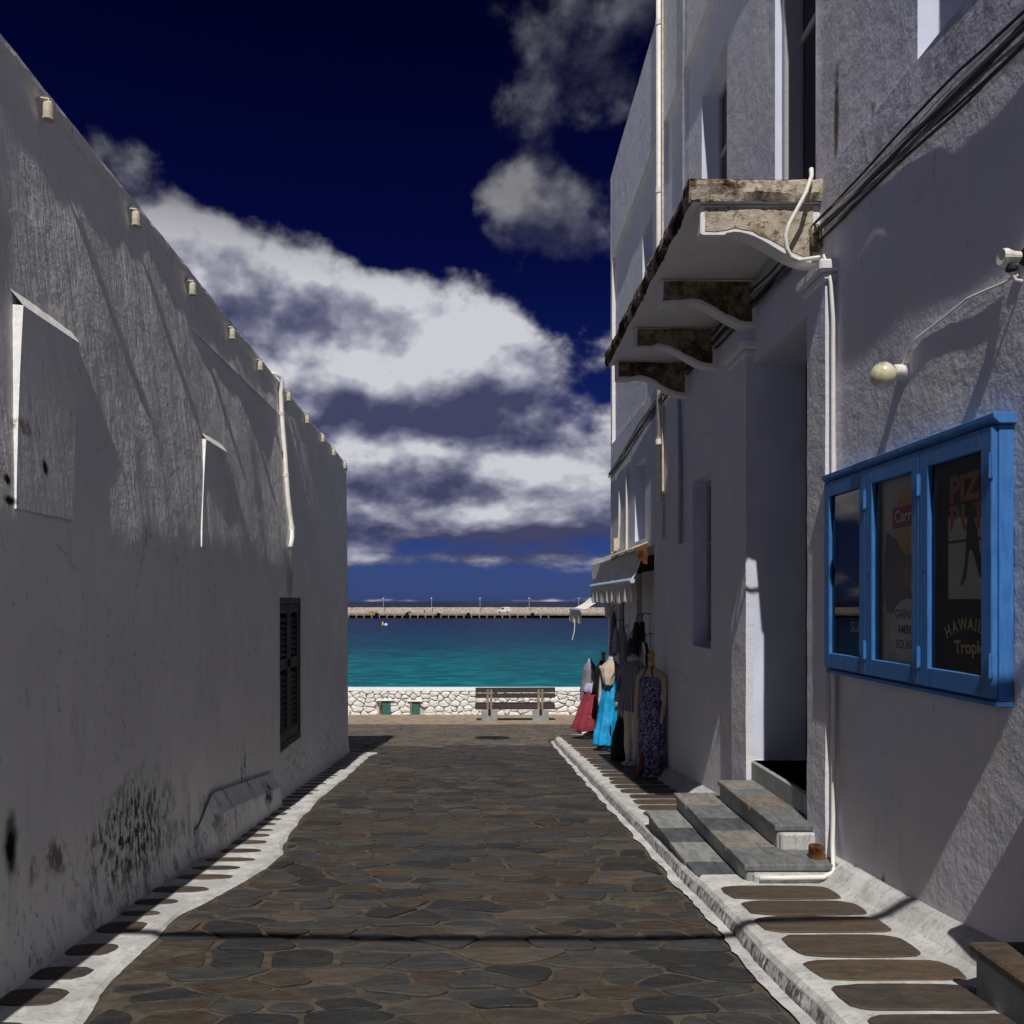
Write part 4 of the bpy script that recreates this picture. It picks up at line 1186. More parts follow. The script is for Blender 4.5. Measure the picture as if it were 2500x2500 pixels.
# ------------------------------------------------------------------ wall lamps
GL = thing('globe_lamp', (FX, 4.13, 1.14), 'weathered cream globe lamp on a white socket above the blue showcase', 'lamp')
gc = Vector((1.995, 4.13, 1.137))
prof = [(.002, -.068)] + [(.068 * math.sin(math.pi * i / 16), -.068 * math.cos(math.pi * i / 16)) for i in range(1, 16)] + [(.002, .068)]
gm_ = MB().lathe(prof, gc, 26); gm_.v = [(gc.x + (a - gc.x) * .88, b, c) for a, b, c in gm_.v]; gm_.build('globe', 'opal', GL, smooth=True)
MB().lathe([(.030, -.055), (.036, -.05), (.036, -.012), (.048, -.008), (.048, .006)], (FX, 4.12, 1.155), 18, 0).build('socket', 'white_pipe', GL)
pts = [(2.085, 4.10, 1.19), (2.087, 4.06, 1.25), (2.088, 4.0, 1.275), (2.088, 3.86, 1.285), (2.088, 3.7, 1.30), (2.088, 3.56, 1.315), (2.088, 3.42, 1.30), (2.088, 3.3, 1.285), (2.07, 3.2, 1.275)]
MB().tube(pts, .006, 6).build('lead', 'white_pipe', GL)
SL = thing('spot_lamp', (FX, 3.22, 1.32), 'white painted swivel spot lamp with short chain beside the globe lamp lead', 'lamp')
MB().lathe([(.010, -.075), (.030, -.078), (.033, -.06), (.022, -.03), (.020, -.006)], (2.085, 3.2, 1.345), 16, 0).build('head', 'white_pipe', SL)
MB().lathe([(.034, -.014), (.038, 0)], (FX, 3.18, 1.34), 14, 0).build('plate', 'iron', SL)
MB().tube([(2.05, 3.2, 1.32), (2.05, 3.2, 1.28), (2.065, 3.2, 1.255), (2.09, 3.2, 1.25)], .007, 8).build('arm', 'white_pipe', SL)
MB().lathe([(.008, -.02), (.022, -.012), (.022, .0), (.012, .012)], (2.05, 3.2, 1.305), 12).build('knuckle', 'iron', SL)

# rusty iron stub on the middle step
RS = thing('iron_stub', (1.98, 4.93, -1.545), 'rusty iron stub standing on the middle doorstep', 'iron stub')
MB().lathe([(.043, 0), (.043, .07), (.038, .078), (.012, .08)], (1.98, 4.93, -1.545), 14).build('post', 'rust', RS)
MB().box(1.955, 2.03, 4.90, 4.955, -1.545, -1.505).build('foot', 'rust', RS, .006)

# wire across the street, out of shot overhead: its shadow falls over the flags
tag(MB().tube([(-2.3 + 4.5 * i / 24, .93 + .05 * i / 24, 2.95 - .16 * math.sin(math.pi * i / 24)) for i in range(25)], .034, 8).build('overhead_wire', 'black_cable'), 'thick black wire slung across the street between the houses', 'wire')

# manhole
MH = thing('manhole_cover', (.10, 16.3, gz(16.3)), 'round cast iron manhole cover in the street before the bench', 'manhole cover')
V = []; F = []
for (r_, h) in ((.36, .004), (.36, .018), (.33, .018), (.325, .012), (.001, .014)):
    for j in range(28):
        t = 2 * math.pi * j / 28; V.append((.10 + r_ * math.cos(t), 16.3 + r_ * math.sin(t), gz(16.3 + r_ * math.sin(t)) + h))
for i in range(4):
    for j in range(28): F.append((i * 28 + j, i * 28 + (j + 1) % 28, (i + 1) * 28 + (j + 1) % 28, (i + 1) * 28 + j))
link('cover', V, F, 'cast_iron', MH)
mb = MB()
for i in range(-4, 5):
    w = math.sqrt(.30 ** 2 - (i * .065) ** 2); y = 16.3 + i * .065
    mb.box(.10 - w, .10 + w, y - .010, y + .010, gz(y) + .010, gz(y) + .021)
mb.build('ribs', 'cast_iron', MH)

# ------------------------------------------------------------------ sea wall
SWY = 23.05
SW = thing('sea_wall', (0, SWY + .25, gz(SWY)), 'low whitewashed rubble stone wall along the quay behind the bench', 'wall')
zb_, zt_ = gz(SWY) - .02, -2.475
MB().box(-40, 40, SWY + .03, SWY + .55, -5.4, zt_ - .01).build('core', 'wall_joint', SW)
V = []; F = []; n = 120
for i in range(n + 1):
    x = -6 + 12 * i / n; a = .012 * fbm(x, 0, 0, 3); b = .014 * fbm(x, 2, 0, 4)
    V += [(x, SWY + .02, zt_ - .055 + a), (x, SWY - .02 + b, zt_ - .05 + a), (x, SWY - .015 + b, zt_ - .004), (x, SWY + .03, zt_ + .008), (x, SWY + .58, zt_ + .005)]
for i in range(n):
    for j in range(4): F.append((i * 5 + j, i * 5 + j + 1, (i + 1) * 5 + j + 1, (i + 1) * 5 + j))
link('cap', V, F, 'wall_stone', SW)
rg = random.Random(5); sites = []
z = zb_
while z < zt_ - .05:
    d = rg.choice((rg.uniform(.06, .10), rg.uniform(.13, .22))); x = -4.6 + rg.uniform(0, .2)
    while x < 4.2:
        w = rg.choice((rg.uniform(.10, .22), rg.uniform(.2, .36), rg.uniform(.34, .52))); sites.append(((x + w / 2) * .7, z + d / 2 + rg.uniform(-.045, .045))); x += w
    z += d
for poly in voronoi(sites, (-4.7 * .7, 4.3 * .7, zb_ - .01, zt_ - .052), .9):
    if len(poly) < 3: continue
    poly = [(x / .7, z) for x, z in poly]; a, c = area_c(poly)
    if abs(a) < .004: continue
    if any(x0 - .03 < c[0] < x1 + .03 and c[1] < z1 for x0, x1, z1 in ((-3.02, -2.70, -2.80), (-2.16, -1.90, -2.82))): continue
    k = .93; poly = [(c[0] + (x - c[0]) * k, c[1] + (z - c[1]) * k) for x, z in poly]
    poly = chaikin(ragged(poly, rg, .12, .010), 1, .25); n = len(poly); dp_ = rg.uniform(.018, .05)
    V = [(x, SWY + .04, z) for x, z in poly] + [(x, SWY + .012, z) for x, z in poly]
    V += [(c[0] + (x - c[0]) * .8 + rg.uniform(-.005, .005), SWY - dp_ + rg.uniform(-.008, .008), c[1] + (z - c[1]) * .78) for x, z in poly] + [(c[0], SWY - dp_ - .008, c[1])]
    F = []
    for l in (0, 1): F += [(l * n + i, l * n + (i + 1) % n, (l + 1) * n + (i + 1) % n, (l + 1) * n + i) for i in range(n)]
    F += [(2 * n + i, 2 * n + (i + 1) % n, 3 * n) for i in range(n)]
    link('stone', V, F, 'wall_stone', SW)
for (x0, x1, z1) in ((-3.02, -2.70, -2.80), (-2.16, -1.90, -2.82)):
    g = gz(SWY)
    MB().box(x0 + .07, x1, SWY - .05, SWY + .05, g, z1).build('green_shutter', 'green_paint', SW, .006)
    MB().box(x0, x0 + .068, SWY - .10, SWY + .05, g, z1).build('wooden_cheek', 'bracket_stone', SW, .006)
    MB().box(x0 - .08, x1 + .10, SWY - .10, SWY + .05, z1 + .002, z1 + .035).build('lintel', 'wall_stone', SW, .01)

# ------------------------------------------------------------------ bench, seen from behind
BY = 21.2; bg_ = gz(BY)
BN = thing('park_bench', (.73, BY, bg_), 'dark slatted bench on grey concrete feet facing the sea', 'bench')
BN.rotation_euler.z = 0
def rb(x, y):   # slight turn of the bench
    a = math.radians(2.0); return .73 + (x - .73) * math.cos(a) - (y - BY) * math.sin(a), BY + (x - .73) * math.sin(a) + (y - BY) * math.cos(a)
def rbox(x0, x1, y0, y1, z0, z1, lean_=0):
    m_ = MB().box(x0, x1, y0, y1, z0, z1)
    m_.v = [(*rb(x, y - lean_ * (z - z0)), z) for x, y, z in m_.v]; return m_
for (z0, z1, yo) in ((.745, .875, -.075), (.605, .725, -.055)):
    rbox(-.30, 1.76, BY + yo, BY + yo + .04, bg_ + z0, bg_ + z1).build('back_slat', 'bench_wood', BN, .005)
for i in range(4):
    rbox(-.30, 1.76, BY + .04 + .115 * i, BY + .14 + .115 * i, bg_ + .405 - .004 * i, bg_ + .445 - .004 * i).build('seat_slat', 'bench_wood', BN, .005)
rbox(-.31, 1.765, BY - .0, BY + .035, bg_ + .30, bg_ + .425).build('rear_rail', 'bench_wood', BN, .005)
for xc in (.06, 1.38):
    for dx in (-.045, .045):
        rbox(xc + dx - .03, xc + dx + .03, BY - .045, BY - .003, bg_ + .26, bg_ + .83, .06).build('back_post', 'bench_post', BN, .005)
    rbox(xc - .21, xc + .21, BY - .10, BY - .05, bg_ - .01, bg_ + .30).build('foot', 'concrete', BN, .012)
    rbox(xc - .12, xc + .12, BY - .05, BY + .44, bg_ - .01, bg_ + .30).build('foot', 'concrete', BN, .012)
    rbox(xc - .035, xc + .035, BY - .112, BY - .101, bg_ + .17, bg_ + .32).build('iron_strap', 'iron', BN)

# ------------------------------------------------------------------ awnings
def awning(name, label, ya, yb, xw, zw, xf, zf, val, folds, seed, bar=True, cover=True):
    a_ = thing(name, ((xw + xf) / 2, (ya + yb) / 2, zf), label, 'awning')
    n = 60; V = []; F = []
    for i in range(n + 1):
        y = ya + (yb - ya) * i / n
        for j in range(9):
            t = j / 8; sag = -.05 * math.sin(math.pi * t) * (1 + .3 * math.sin(i * .9 + seed)) + .012 * math.sin(i * .55 + seed) * t
            V.append((xw + (xf - xw) * t, y, zw + (zf - zw) * t + sag))
    for i in range(n):
        for j in range(8): F.append((i * 9 + j, i * 9 + j + 1, (i + 1) * 9 + j + 1, (i + 1) * 9 + j))
    link('canopy', V, F, 'canvas', a_, smooth=True)
    V = []; F = []; m_ = 160
    for i in range(m_ + 1):
        y = ya + (yb - ya) * i / m_; ph = (i / m_) * folds
        sc = .045 * abs(math.sin(math.pi * ph))
        for j in range(5):
            t = j / 4; V.append((xf - .012 + .02 * t * math.sin(ph * 2.1 + seed) + .01 * math.sin(ph * 5), y, zf - .03 - (val - .045 + sc) * t))
    for i in range(m_):
        for j in range(4): F.append((i * 5 + j, i * 5 + j + 1, (i + 1) * 5 + j + 1, (i + 1) * 5 + j))
    link('valance', V, F, 'canvas', a_, smooth=True)
    if bar: MB().tube([(xf, ya - .04, zf), (xf, yb + .04, zf)], .035, 10).build('front_bar', 'canvas_bar', a_)
    if cover:
        MB().prism([(xw - .17, zw + .00), (xw - .165, zw + .02), (xw + .03, zw + .10), (xw + .03, zw + .08)], 1, ya - .1, yb + .3).build('cover_plate', 'cream_plastic', a_)
        MB().prism([(xw - .15, zw + .01), (xw + .02, zw + .08), (xw + .02, zw - .20), (xw - .03, zw - .19), (xw - .12, zw - .08)], 1, ya - .13, ya - .108).build('end_plate', 'rust', a_)
        MB().tube([(xw, ya + .25, zw - .25), (xw - .12, ya + .3, zw - .35), (xf + .02, ya + .12, zf - .01)], .016, 6).build('arm', 'iron', a_)
    return a_
awning('awning', 'cream canvas awning with scalloped valance and rusty end plate over the shop front', 10.75, 14.9, 2.06, .68, 1.90, .27, .27, 22, 0)
aw2 = awning('awning', 'small sagging cream canvas awning with loose cord at the shop corner', 15.6, 17.6, 2.24, .10, 1.80, -.17, .24, 7, 2, bar=True, cover=False)
MB().tube([(1.77, 16.6, -.36), (1.775, 16.58, -.5), (1.76, 16.56, -.64), (1.72, 16.55, -.78)], .009, 5).build('cord', 'white_pipe', aw2)
MB().tube([(2.42, 16.0, .05), (2.2, 16.0, .10), (2.2, 17.3, .10), (2.42, 17.3, .05)], .02, 6).build('support', 'iron', aw2)

# wall lantern under the awning
LN = thing('shop_lantern', (2.30, 15.2, -.2), 'small white caged lantern hung under the shop awning', 'lantern')
MB().lathe([(.02, -.12), (.07, -.10), (.085, .06), (.03, .11), (.01, .16)], (2.26, 15.2, -.18), 8).build('cage', 'white_pipe', LN)
MB().tube([(2.26, 15.2, -.03), (2.34, 15.2, .0), (2.45, 15.2, .0)], .014, 6).build('arm', 'iron', LN)

# ------------------------------------------------------------------ shop mannequins and clothes
def ring(z, rx, ry, cx=0, cy=0, n=28, fold=0, k=7, ph=0):
    return [(cx + rx * (1 + fold * math.sin(k * 2 * math.pi * j / n + ph)) * math.cos(2 * math.pi * j / n), cy + ry * (1 + fold * math.sin(k * 2 * math.pi * j / n + ph)) * math.sin(2 * math.pi * j / n), z) for j in range(n)]


def local(mb, root, name, mat, smooth=True):
    """part modelled in the mannequin's own frame"""
    me = bpy.data.meshes.new(name); me.from_pydata(mb.v, [], mb.f); me.update()
    bm = bmesh.new(); bm.from_mesh(me); bmesh.ops.recalc_face_normals(bm, faces=bm.faces); bm.to_mesh(me); bm.free()
    if smooth: me.polygons.foreach_set('use_smooth', [True] * len(me.polygons))
    me.materials.append(MATS[mat]); o = bpy.data.objects.new(name, me); COL.objects.link(o); o.parent = root
    return o


def interp(secs, n=24):
    """smooth dense sections from a few (z, rx, ry, cx, cy, fold)"""
    out = []
    for i in range(n + 1):
        t = i / n * (len(secs) - 1); k = min(int(t), len(secs) - 2); f_ = t - k; f_ = f_ * f_ * (3 - 2 * f_) * .5 + f_ * .5
        out.append([secs[k][j] * (1 - f_) + secs[k + 1][j] * f_ for j in range(6)])
    return out


def cloth(secs, k=7, seed=0, n=36, steps=24):
    rings = []
    for i, s_ in enumerate(interp(secs, steps)):
        r_ = ring(s_[0], s_[1], s_[2], s_[3], s_[4], n, s_[5] * 1.35, k, seed + .25 * i / steps * math.pi)
        w = .25 + s_[5] * 6       # uneven drape
        rings.append([(x + w * .022 * fbm(x + seed, y * 2, z * .6, 9), y + w * .022 * fbm(x * 2, y + seed + 5, z * .6, 9), z + (.012 * math.sin(3 * j * 2 * math.pi / n + seed) if i == 0 else 0)) for j, (x, y, z) in enumerate(r_)])
    return MB().loft(rings)


def mannequin(loc, rz, label, skin, knob=True, arms=((1, 0, 0), (-1, 0, 0)), h=1.0, name='mannequin'):
    r_ = thing(name, loc, label, 'mannequin'); r_.rotation_euler.z = rz; r_.scale = (h, h, h)
    # torso: front is +x
    local(MB().loft([ring(*q) for q in [(.72, .10, .13), (.80, .115, .15), (.90, .10, .125), (1.0, .085, .105), (1.10, .10, .12), (1.20, .115, .135), (1.28, .10, .15), (1.33, .075, .14), (1.36, .05, .06), (1.40, .04, .045), (1.45, .037, .042)]]), r_, 'torso', skin)
    if knob: local(MB().lathe([(.036, 1.45), (.042, 1.462), (.034, 1.475), (.030, 1.49), (.044, 1.515), (.044, 1.54), (.028, 1.562), (.003, 1.568)], (0, 0, 0), 16), r_, 'neck_knob', 'gold')
    for (s_, fx, up) in arms:
        local(MB().tube([(0, .12 * s_, 1.30), (.0, .165 * s_, 1.24), (.01 + fx * .3, .185 * s_, 1.08), (.02 + fx * .6, .19 * s_, .97), (.05 + fx, .18 * s_, .82), (.07 + fx, .175 * s_, .76), (.09 + fx, .17 * s_, .68)], [.035, .042, .036, .033, .027, .024, .016], 10), r_, 'arm', skin)
    for s_ in (1, -1):
        local(MB().tube([(0, .065 * s_, .76), (.005, .07 * s_, .6), (.0, .065 * s_, .42), (-.005, .06 * s_, .28), (0, .055 * s_, .09), (.01, .055 * s_, .045)], [.07, .064, .048, .045, .030, .032], 10), r_, 'leg', skin)
        local(MB().loft([[(x, .055 * s_ + y * w, z) for (y, z) in ((-.6, .012), (.6, .012), (.8, .012 + hh * .5), (0, .012 + hh), (-.8, .012 + hh * .5))] for (x, w, hh) in ((-.05, .03, .05), (.0, .035, .07), (.07, .04, .05), (.12, .035, .03), (.15, .015, .02))]), r_, 'shoe', 'white_pipe')
    local(MB().lathe([(.15, 0), (.15, .010), (.01, .014)], (0, 0, 0), 24), r_, 'base', 'white_pipe', False)
    return r_


WEST = math.pi * 1.12     # figures look out over the street and up it
m1 = mannequin((1.93, 9.62, sz(9.62) + .012), WEST + .55, 'headless mannequin in a long blue and white patterned dress by the shop corner', 'skin_cream', h=.93)
local(cloth([(.05, .16, .19, .0, .0, .10), (.12, .15, .175, .0, .0, .11), (.35, .135, .165, .005, .0, .09), (.60, .135, .165, .0, .0, .06), (.80, .135, .165, 0, 0, .04), (.98, .095, .118, 0, 0, .02), (1.12, .125, .135, .01, 0, .02), (1.20, .130, .142, .012, 0, .015), (1.25, .105, .125, .015, 0, .02)], 8, 1), m1, 'dress', 'blue_print')
for s_ in (1, -1): local(MB().tube([(.10, .07 * s_, 1.24), (.085, .05 * s_, 1.31), (.05, .03 * s_, 1.375), (0, .035 * s_, 1.40), (-.045, .01 * s_, 1.40)], .011, 6), m1, 'strap', 'red_leather')
local(MB().tube([(.19, -.08, .02), (.17, -.08, .06), (.13, -.07, .16), (.11, -.06, .30)], [.035, .04, .032, .035], 8), m1, 'boot', 'red_leather')

m2 = mannequin((1.92, 10.75, sz(10.75) + .012), WEST + .2, 'headless mannequin in a grey striped tunic and cream trousers', 'skin_cream', knob=False, arms=())
local(cloth([(.72, .165, .20, .03, 0, .05), (.85, .15, .185, .02, 0, .05), (1.05, .125, .165, .01, 0, .03), (1.22, .125, .175, 0, 0, .02), (1.31, .095, .165, 0, 0, .02), (1.37, .06, .075, 0, 0, .01)], 7, 2), m2, 'tunic', 'stripe_grey')
for s_ in (1, -1):
    local(cloth([(.06, .06, .065, .0, .065 * s_, .06), (.3, .06, .065, 0, .07 * s_, .05), (.6, .075, .075, 0, .07 * s_, .04), (.80, .08, .085, 0, .06 * s_, .02)], 5, s_), m2, 'trouser_leg', 'cream_cloth')
    local(MB().tube([(0, .14 * s_, 1.30), (.01, .19 * s_, 1.2), (.03, .21 * s_, 1.0), (.07, .21 * s_, .80)], [.045, .06, .06, .065], 12), m2, 'sleeve', 'stripe_grey')
local(MB().lathe([(.075, 1.36), (.085, 1.40), (.06, 1.42)], (0, 0, 0), 16), m2, 'collar', 'cream_cloth')

m4 = mannequin((1.93, 12.75, sz(12.75) + .012), WEST + .35, 'headless grey mannequin in a long turquoise dress with a beige scarf', 'skin_grey', knob=False)
local(cloth([(.10, .24, .19, .07, 0, .12), (.25, .23, .19, .06, 0, .11), (.50, .18, .18, .03, 0, .09), (.78, .145, .17, .01, 0, .05), (1.0, .10, .12, 0, 0, .03), (1.15, .122, .135, .01, 0, .02), (1.26, .115, .13, .01, 0, .02)], 9, 0), m4, 'dress', 'turquoise')
local(cloth([(1.02, .05, .06, .13, .05, .1), (1.15, .075, .10, .10, .03, .1), (1.28, .11, .16, .03, 0, .06), (1.36, .075, .10, 0, 0, .05), (1.40, .055, .06, 0, 0, .03)], 6, 1), m4, 'scarf', 'beige_cloth')
local(MB().tube([(.08, -.10, 1.22), (.05, -.09, 1.32), (0, -.07, 1.345), (-.06, -.07, 1.30)], .013, 6), m4, 'strap', 'red_leather')

m7 = mannequin((2.02, 14.25, sz(14.25) + .012), WEST, 'headless mannequin in a black top and dark trousers with a gold neck knob', 'skin_cream', arms=())
local(cloth([(.70, .13, .165, 0, 0, .04), (.9, .115, .145, 0, 0, .03), (1.1, .115, .15, 0, 0, .02), (1.25, .12, .18, 0, 0, .02), (1.34, .07, .14, 0, 0, .01), (1.41, .05, .055, 0, 0, 0)], 6, 2), m7, 'top', 'black_cloth')
for s_ in (1, -1):
    local(cloth([(.05, .075, .07, .0, .065 * s_, .06), (.4, .075, .075, 0, .07 * s_, .05), (.74, .085, .09, 0, .06 * s_, .02)], 5, s_), m7, 'trouser_leg', 'charcoal_cloth')
    local(MB().tube([(0, .14 * s_, 1.30), (.01, .19 * s_, 1.2), (.03, .205 * s_, 1.0), (.07, .2 * s_, .8)], [.045, .055, .05, .045], 12), m7, 'sleeve', 'black_cloth')

m8 = mannequin((1.98, 15.75, sz(15.6) + .012), WEST - .1, 'headless mannequin in a loose grey striped shirt at the far shop corner', 'skin_grey', knob=False, arms=())
local(cloth([(.66, .17, .20, .02, 0, .06), (.85, .155, .19, .02, 0, .05), (1.08, .13, .17, .01, 0, .03), (1.25, .125, .18, 0, 0, .02), (1.33, .09, .155, 0, 0, .02), (1.39, .055, .07, 0, 0, .01)], 8, 3), m8, 'shirt', 'stripe_grey')
for s_ in (1, -1):
    local(MB().tube([(0, .14 * s_, 1.30), (.0, .20 * s_, 1.18), (.02, .22 * s_, 1.0), (.06, .22 * s_, .78)], [.045, .06, .06, .065], 12), m8, 'sleeve', 'stripe_grey')
    local(cloth([(.05, .06, .06, .0, .065 * s_, .05), (.4, .062, .068, 0, .07 * s_, .04), (.74, .08, .085, 0, .06 * s_, .02)], 5, s_), m8, 'trouser_leg', 'charcoal_cloth')


def half_form(loc, rz, label, secs, garment, mat, k, band=None, seed=0):
    r_ = thing('leg_form', loc, label, 'mannequin'); r_.rotation_euler.z = rz
    top = secs[-1][0]
    local(MB().lathe([(.14, 0), (.14, .012), (.016, .016), (.016, .5), (.03, .6)], (0, 0, 0), 18), r_, 'stand', 'lamp_metal')
    local(MB().loft([ring(top - .12, .11, .14), ring(top, .095, .12), ring(top + .03, .08, .10)]), r_, 'waist_form', 'skin_cream')
    local(cloth(secs, k, seed), r_, garment, mat)
    if band: local(cloth(band[0], 6, 1, steps=8), r_, 'waistband', band[1])
    return r_
half_form((2.02, 11.75, sz(11.75) + .012), WEST, 'half mannequin in dark pinstriped trousers with a banded grey waist', [(.08, .10, .15, .0, 0, .10), (.25, .13, .17, .02, 0, .09), (.55, .13, .165, .01, 0, .06), (.80, .125, .155, 0, 0, .03), (.93, .105, .13, 0, 0, .02)], 'trousers', 'stripe_dark', 6,
          ([(.86, .115, .142, 0, 0, .01), (.95, .108, .135, 0, 0, .01), (1.06, .112, .138, 0, 0, .02), (1.12, .118, .145, 0, 0, .02)], 'band_stripe'))
half_form((1.90, 14.95, sz(14.95) + .012), WEST, 'half mannequin in a flared crimson patterned skirt tied with lilac cloth', [(.17, .25, .24, .12, 0, .07), (.25, .24, .24, .115, 0, .07), (.5, .19, .20, .07, 0, .05), (.75, .135, .155, .02, 0, .03), (.92, .10, .12, 0, 0, .02)], 'skirt', 'red_print', 7,
          ([(.84, .125, .145, .01, 0, .08), (.90, .12, .14, .02, 0, .10), (.97, .105, .125, 0, 0, .08), (1.0, .08, .10, 0, 0, .04)], 'lilac_cloth'), 2)
half_form((1.98, 13.6, sz(13.6) + .012), WEST, 'half mannequin in plain charcoal trousers beside the turquoise dress', [(.06, .12, .13, .02, 0, .10), (.2, .11, .13, .01, 0, .10), (.45, .10, .13, 0, 0, .05), (.70, .11, .14, 0, 0, .03), (.86, .10, .12, 0, 0, .02)], 'trousers', 'charcoal_cloth', 5, None, 1)

# black bag with gold ring on the pavement
BG = thing('black_bag', (1.86, 11.35, sz(11.35) + .012), 'tall black cloth bag with a gold ring leaning among the mannequins', 'bag')
local(cloth([(0, .13, .17, 0, 0, .03), (.04, .15, .19, 0, 0, .04), (.3, .13, .16, 0, 0, .05), (.5, .09, .11, .01, 0, .05), (.60, .05, .06, .01, 0, .04)], 5, 1), BG, 'body', 'black_cloth')
local(MB().tube([(-.15 + .0, .045 * math.cos(t), .40 + .07 * math.sin(t)) for t in [2 * math.pi * i / 16 for i in range(17)]], .008, 6, False), BG, 'ring', 'gold')
local(MB().tube([(0, -.05, .58), (0, -.04, .70), (0, .03, .70), (0, .05, .58)], .012, 6), BG, 'strap', 'cream_cloth')


def hanging(loc, label, secs, mat, k=6, name='hanging_dress', cat='garment', hook=.12):
    r_ = thing(name, loc, label, cat)
    local(cloth(secs, k, 1), r_, 'garment_body', mat)
    top = secs[-1][0]
    local(MB().tube([(0, 0, top - .02), (0, 0, top + hook * .6), (.03, 0, top + hook), (.14, 0, top + hook)], .008, 6), r_, 'hook', 'iron')
    return r_
# hung from pegs on the shop panels
hanging((2.30, 14.60, -.92), 'lilac short blouse hanging on the white shop panel', [(0, .06, .13, 0, 0, .12), (.12, .06, .13, 0, 0, .10), (.26, .055, .15, 0, 0, .06), (.30, .05, .16, 0, 0, .05), (.40, .04, .08, 0, 0, .04), (.47, .02, .03, 0, 0, 0)], 'lilac_cloth', name='hanging_blouse')
hanging((2.31, 12.65, -1.20), 'long black dress hanging on the shop panel nearest the house pier', [(0, .08, .17, 0, 0, .10), (.25, .08, .16, 0, 0, .08), (.55, .07, .14, 0, 0, .05), (.75, .06, .13, 0, 0, .03), (.88, .03, .05, 0, 0, 0)], 'black_cloth')
hanging((2.30, 13.10, -1.25), 'black jacket hanging beside the long black dress', [(0, .09, .16, 0, 0, .08), (.3, .085, .17, 0, 0, .05), (.5, .07, .18, 0, 0, .04), (.62, .04, .08, 0, 0, .02), (.66, .02, .03, 0, 0, 0)], 'charcoal_cloth', name='hanging_jacket')
hanging((2.22, 11.55, -1.32), 'charcoal cardigan hanging in the shade behind the striped tunic', [(0, .08, .17, 0, 0, .08), (.35, .08, .17, 0, 0, .06), (.62, .06, .17, 0, 0, .04), (.74, .03, .06, 0, 0, .02)], 'charcoal_cloth', name='hanging_cardigan')
hanging((2.28, 12.05, -1.02), 'narrow black scarf hanging between the dark garments', [(0, .05, .07, 0, 0, .12), (.4, .05, .06, 0, 0, .10), (.72, .03, .03, 0, 0, .05)], 'black_cloth', name='hanging_scarf')
hanging((2.34, 13.95, -1.15), 'grey striped shawl hanging beside the lilac blouse', [(0, .06, .12, 0, 0, .12), (.4, .05, .11, 0, 0, .08), (.62, .03, .04, 0, 0, .02)], 'stripe_grey', name='hanging_shawl')
hanging((2.36, 15.35, -1.0), 'navy dress hanging by the far shop door', [(0, .06, .14, 0, 0, .10), (.3, .06, .13, 0, 0, .08), (.6, .05, .12, 0, 0, .05), (.8, .03, .06, 0, 0, 0)], 'blue_print')

# ------------------------------------------------------------------ breakwater across the bay
PYF = 258.0; DECK = -3.87
BW = thing('breakwater', (0, 270, -5.2), 'long stone breakwater with concrete deck and low parapet across the bay', 'breakwater')
n = 260; V = []; F = []
MB().box(-170, 110, PYF, PYF + 40, DECK - .55, DECK).build('deck', 'pier_concrete', BW)
MB().box(-170, 110, PYF + 1.6, PYF + 39, -7, DECK - .55).build('pier_base', 'dark_void', BW)
for i in range(n + 1):
    x = -170 + 280 * i / n; a = .12 * fbm(x, 0, 0, .35) + .10 * fbm(x, 3, 0, 1.3)
    V += [(x, PYF + 26, DECK - .02), (x, PYF + 26.4 + .2 * fbm(x, 5, 0, .8), DECK + .9), (x, PYF + 26.8, -2.12 + a), (x, PYF + 29, -2.10 + a), (x, PYF + 30, -5)]
for i in range(n):
    for j in range(4): F.append((i * 5 + j, i * 5 + j + 1, (i + 1) * 5 + j + 1, (i + 1) * 5 + j))
link('parapet', V, F, 'pier_stone', BW)
for i in range(28):
    x = -46 + 2.42 * i; MB().box(x - .16, x + .16, PYF - .1, PYF + .5, -5.6, DECK - .1).build('pile', 'pier_concrete', BW)
MB().box(-170, 110, PYF - .05, PYF + .02, DECK - .22, DECK - .03).build('deck_edge', 'pier_concrete', BW)


def pier_x(px, y): return (px - VPX) / FPX * y
lampsrc = None
for px in (936, 1053.5, 1172, 1292, 1413):
    y = PYF + 24; x = pier_x(px, y)
    if lampsrc is None:
        lampsrc = thing('lamp_post', (x, y, DECK), 'slim grey lamp post standing on the breakwater', 'lamp post', 'lamp posts along the breakwater')
        MB().lathe([(.16, 0), (.16, .35), (.085, .42), (.07, 4.5), (.07, 4.6)], (x, y, DECK), 10).build('pole', 'lamp_metal', lampsrc)
        MB().lathe([(.06, 4.6), (.22, 4.72), (.24, 4.95), (.12, 5.08), (.01, 5.1)], (x, y, DECK), 12).build('lantern', 'van_white', lampsrc)
    else:
        r_ = lampsrc.copy(); COL.objects.link(r_); r_.location = (x, y, DECK)
        for c_ in list(lampsrc.children):
            q_ = c_.copy(); COL.objects.link(q_); q_.parent = r_; q_.matrix_parent_inverse = c_.matrix_parent_inverse.copy()
# tyre fenders
src = None
for px in (920, 994, 1071, 1143, 1300):
    x = pier_x(px, PYF)
    V = MB().lathe([(.30, -.16), (.58, -.18), (.66, -.08), (.66, .08), (.58, .18), (.30, .16), (.30, -.16)], (x, PYF - .26, DECK - .35), 18, 1)
    if src is None:
        src = tag(V.build('tyre_fender', 'tyre'), 'black tyre fender hanging on the breakwater edge', 'tyre', 'tyre fenders on the breakwater'); x0_ = x
    else:
        c_ = src.copy(); COL.objects.link(c_); c_.location.x = x - x0_
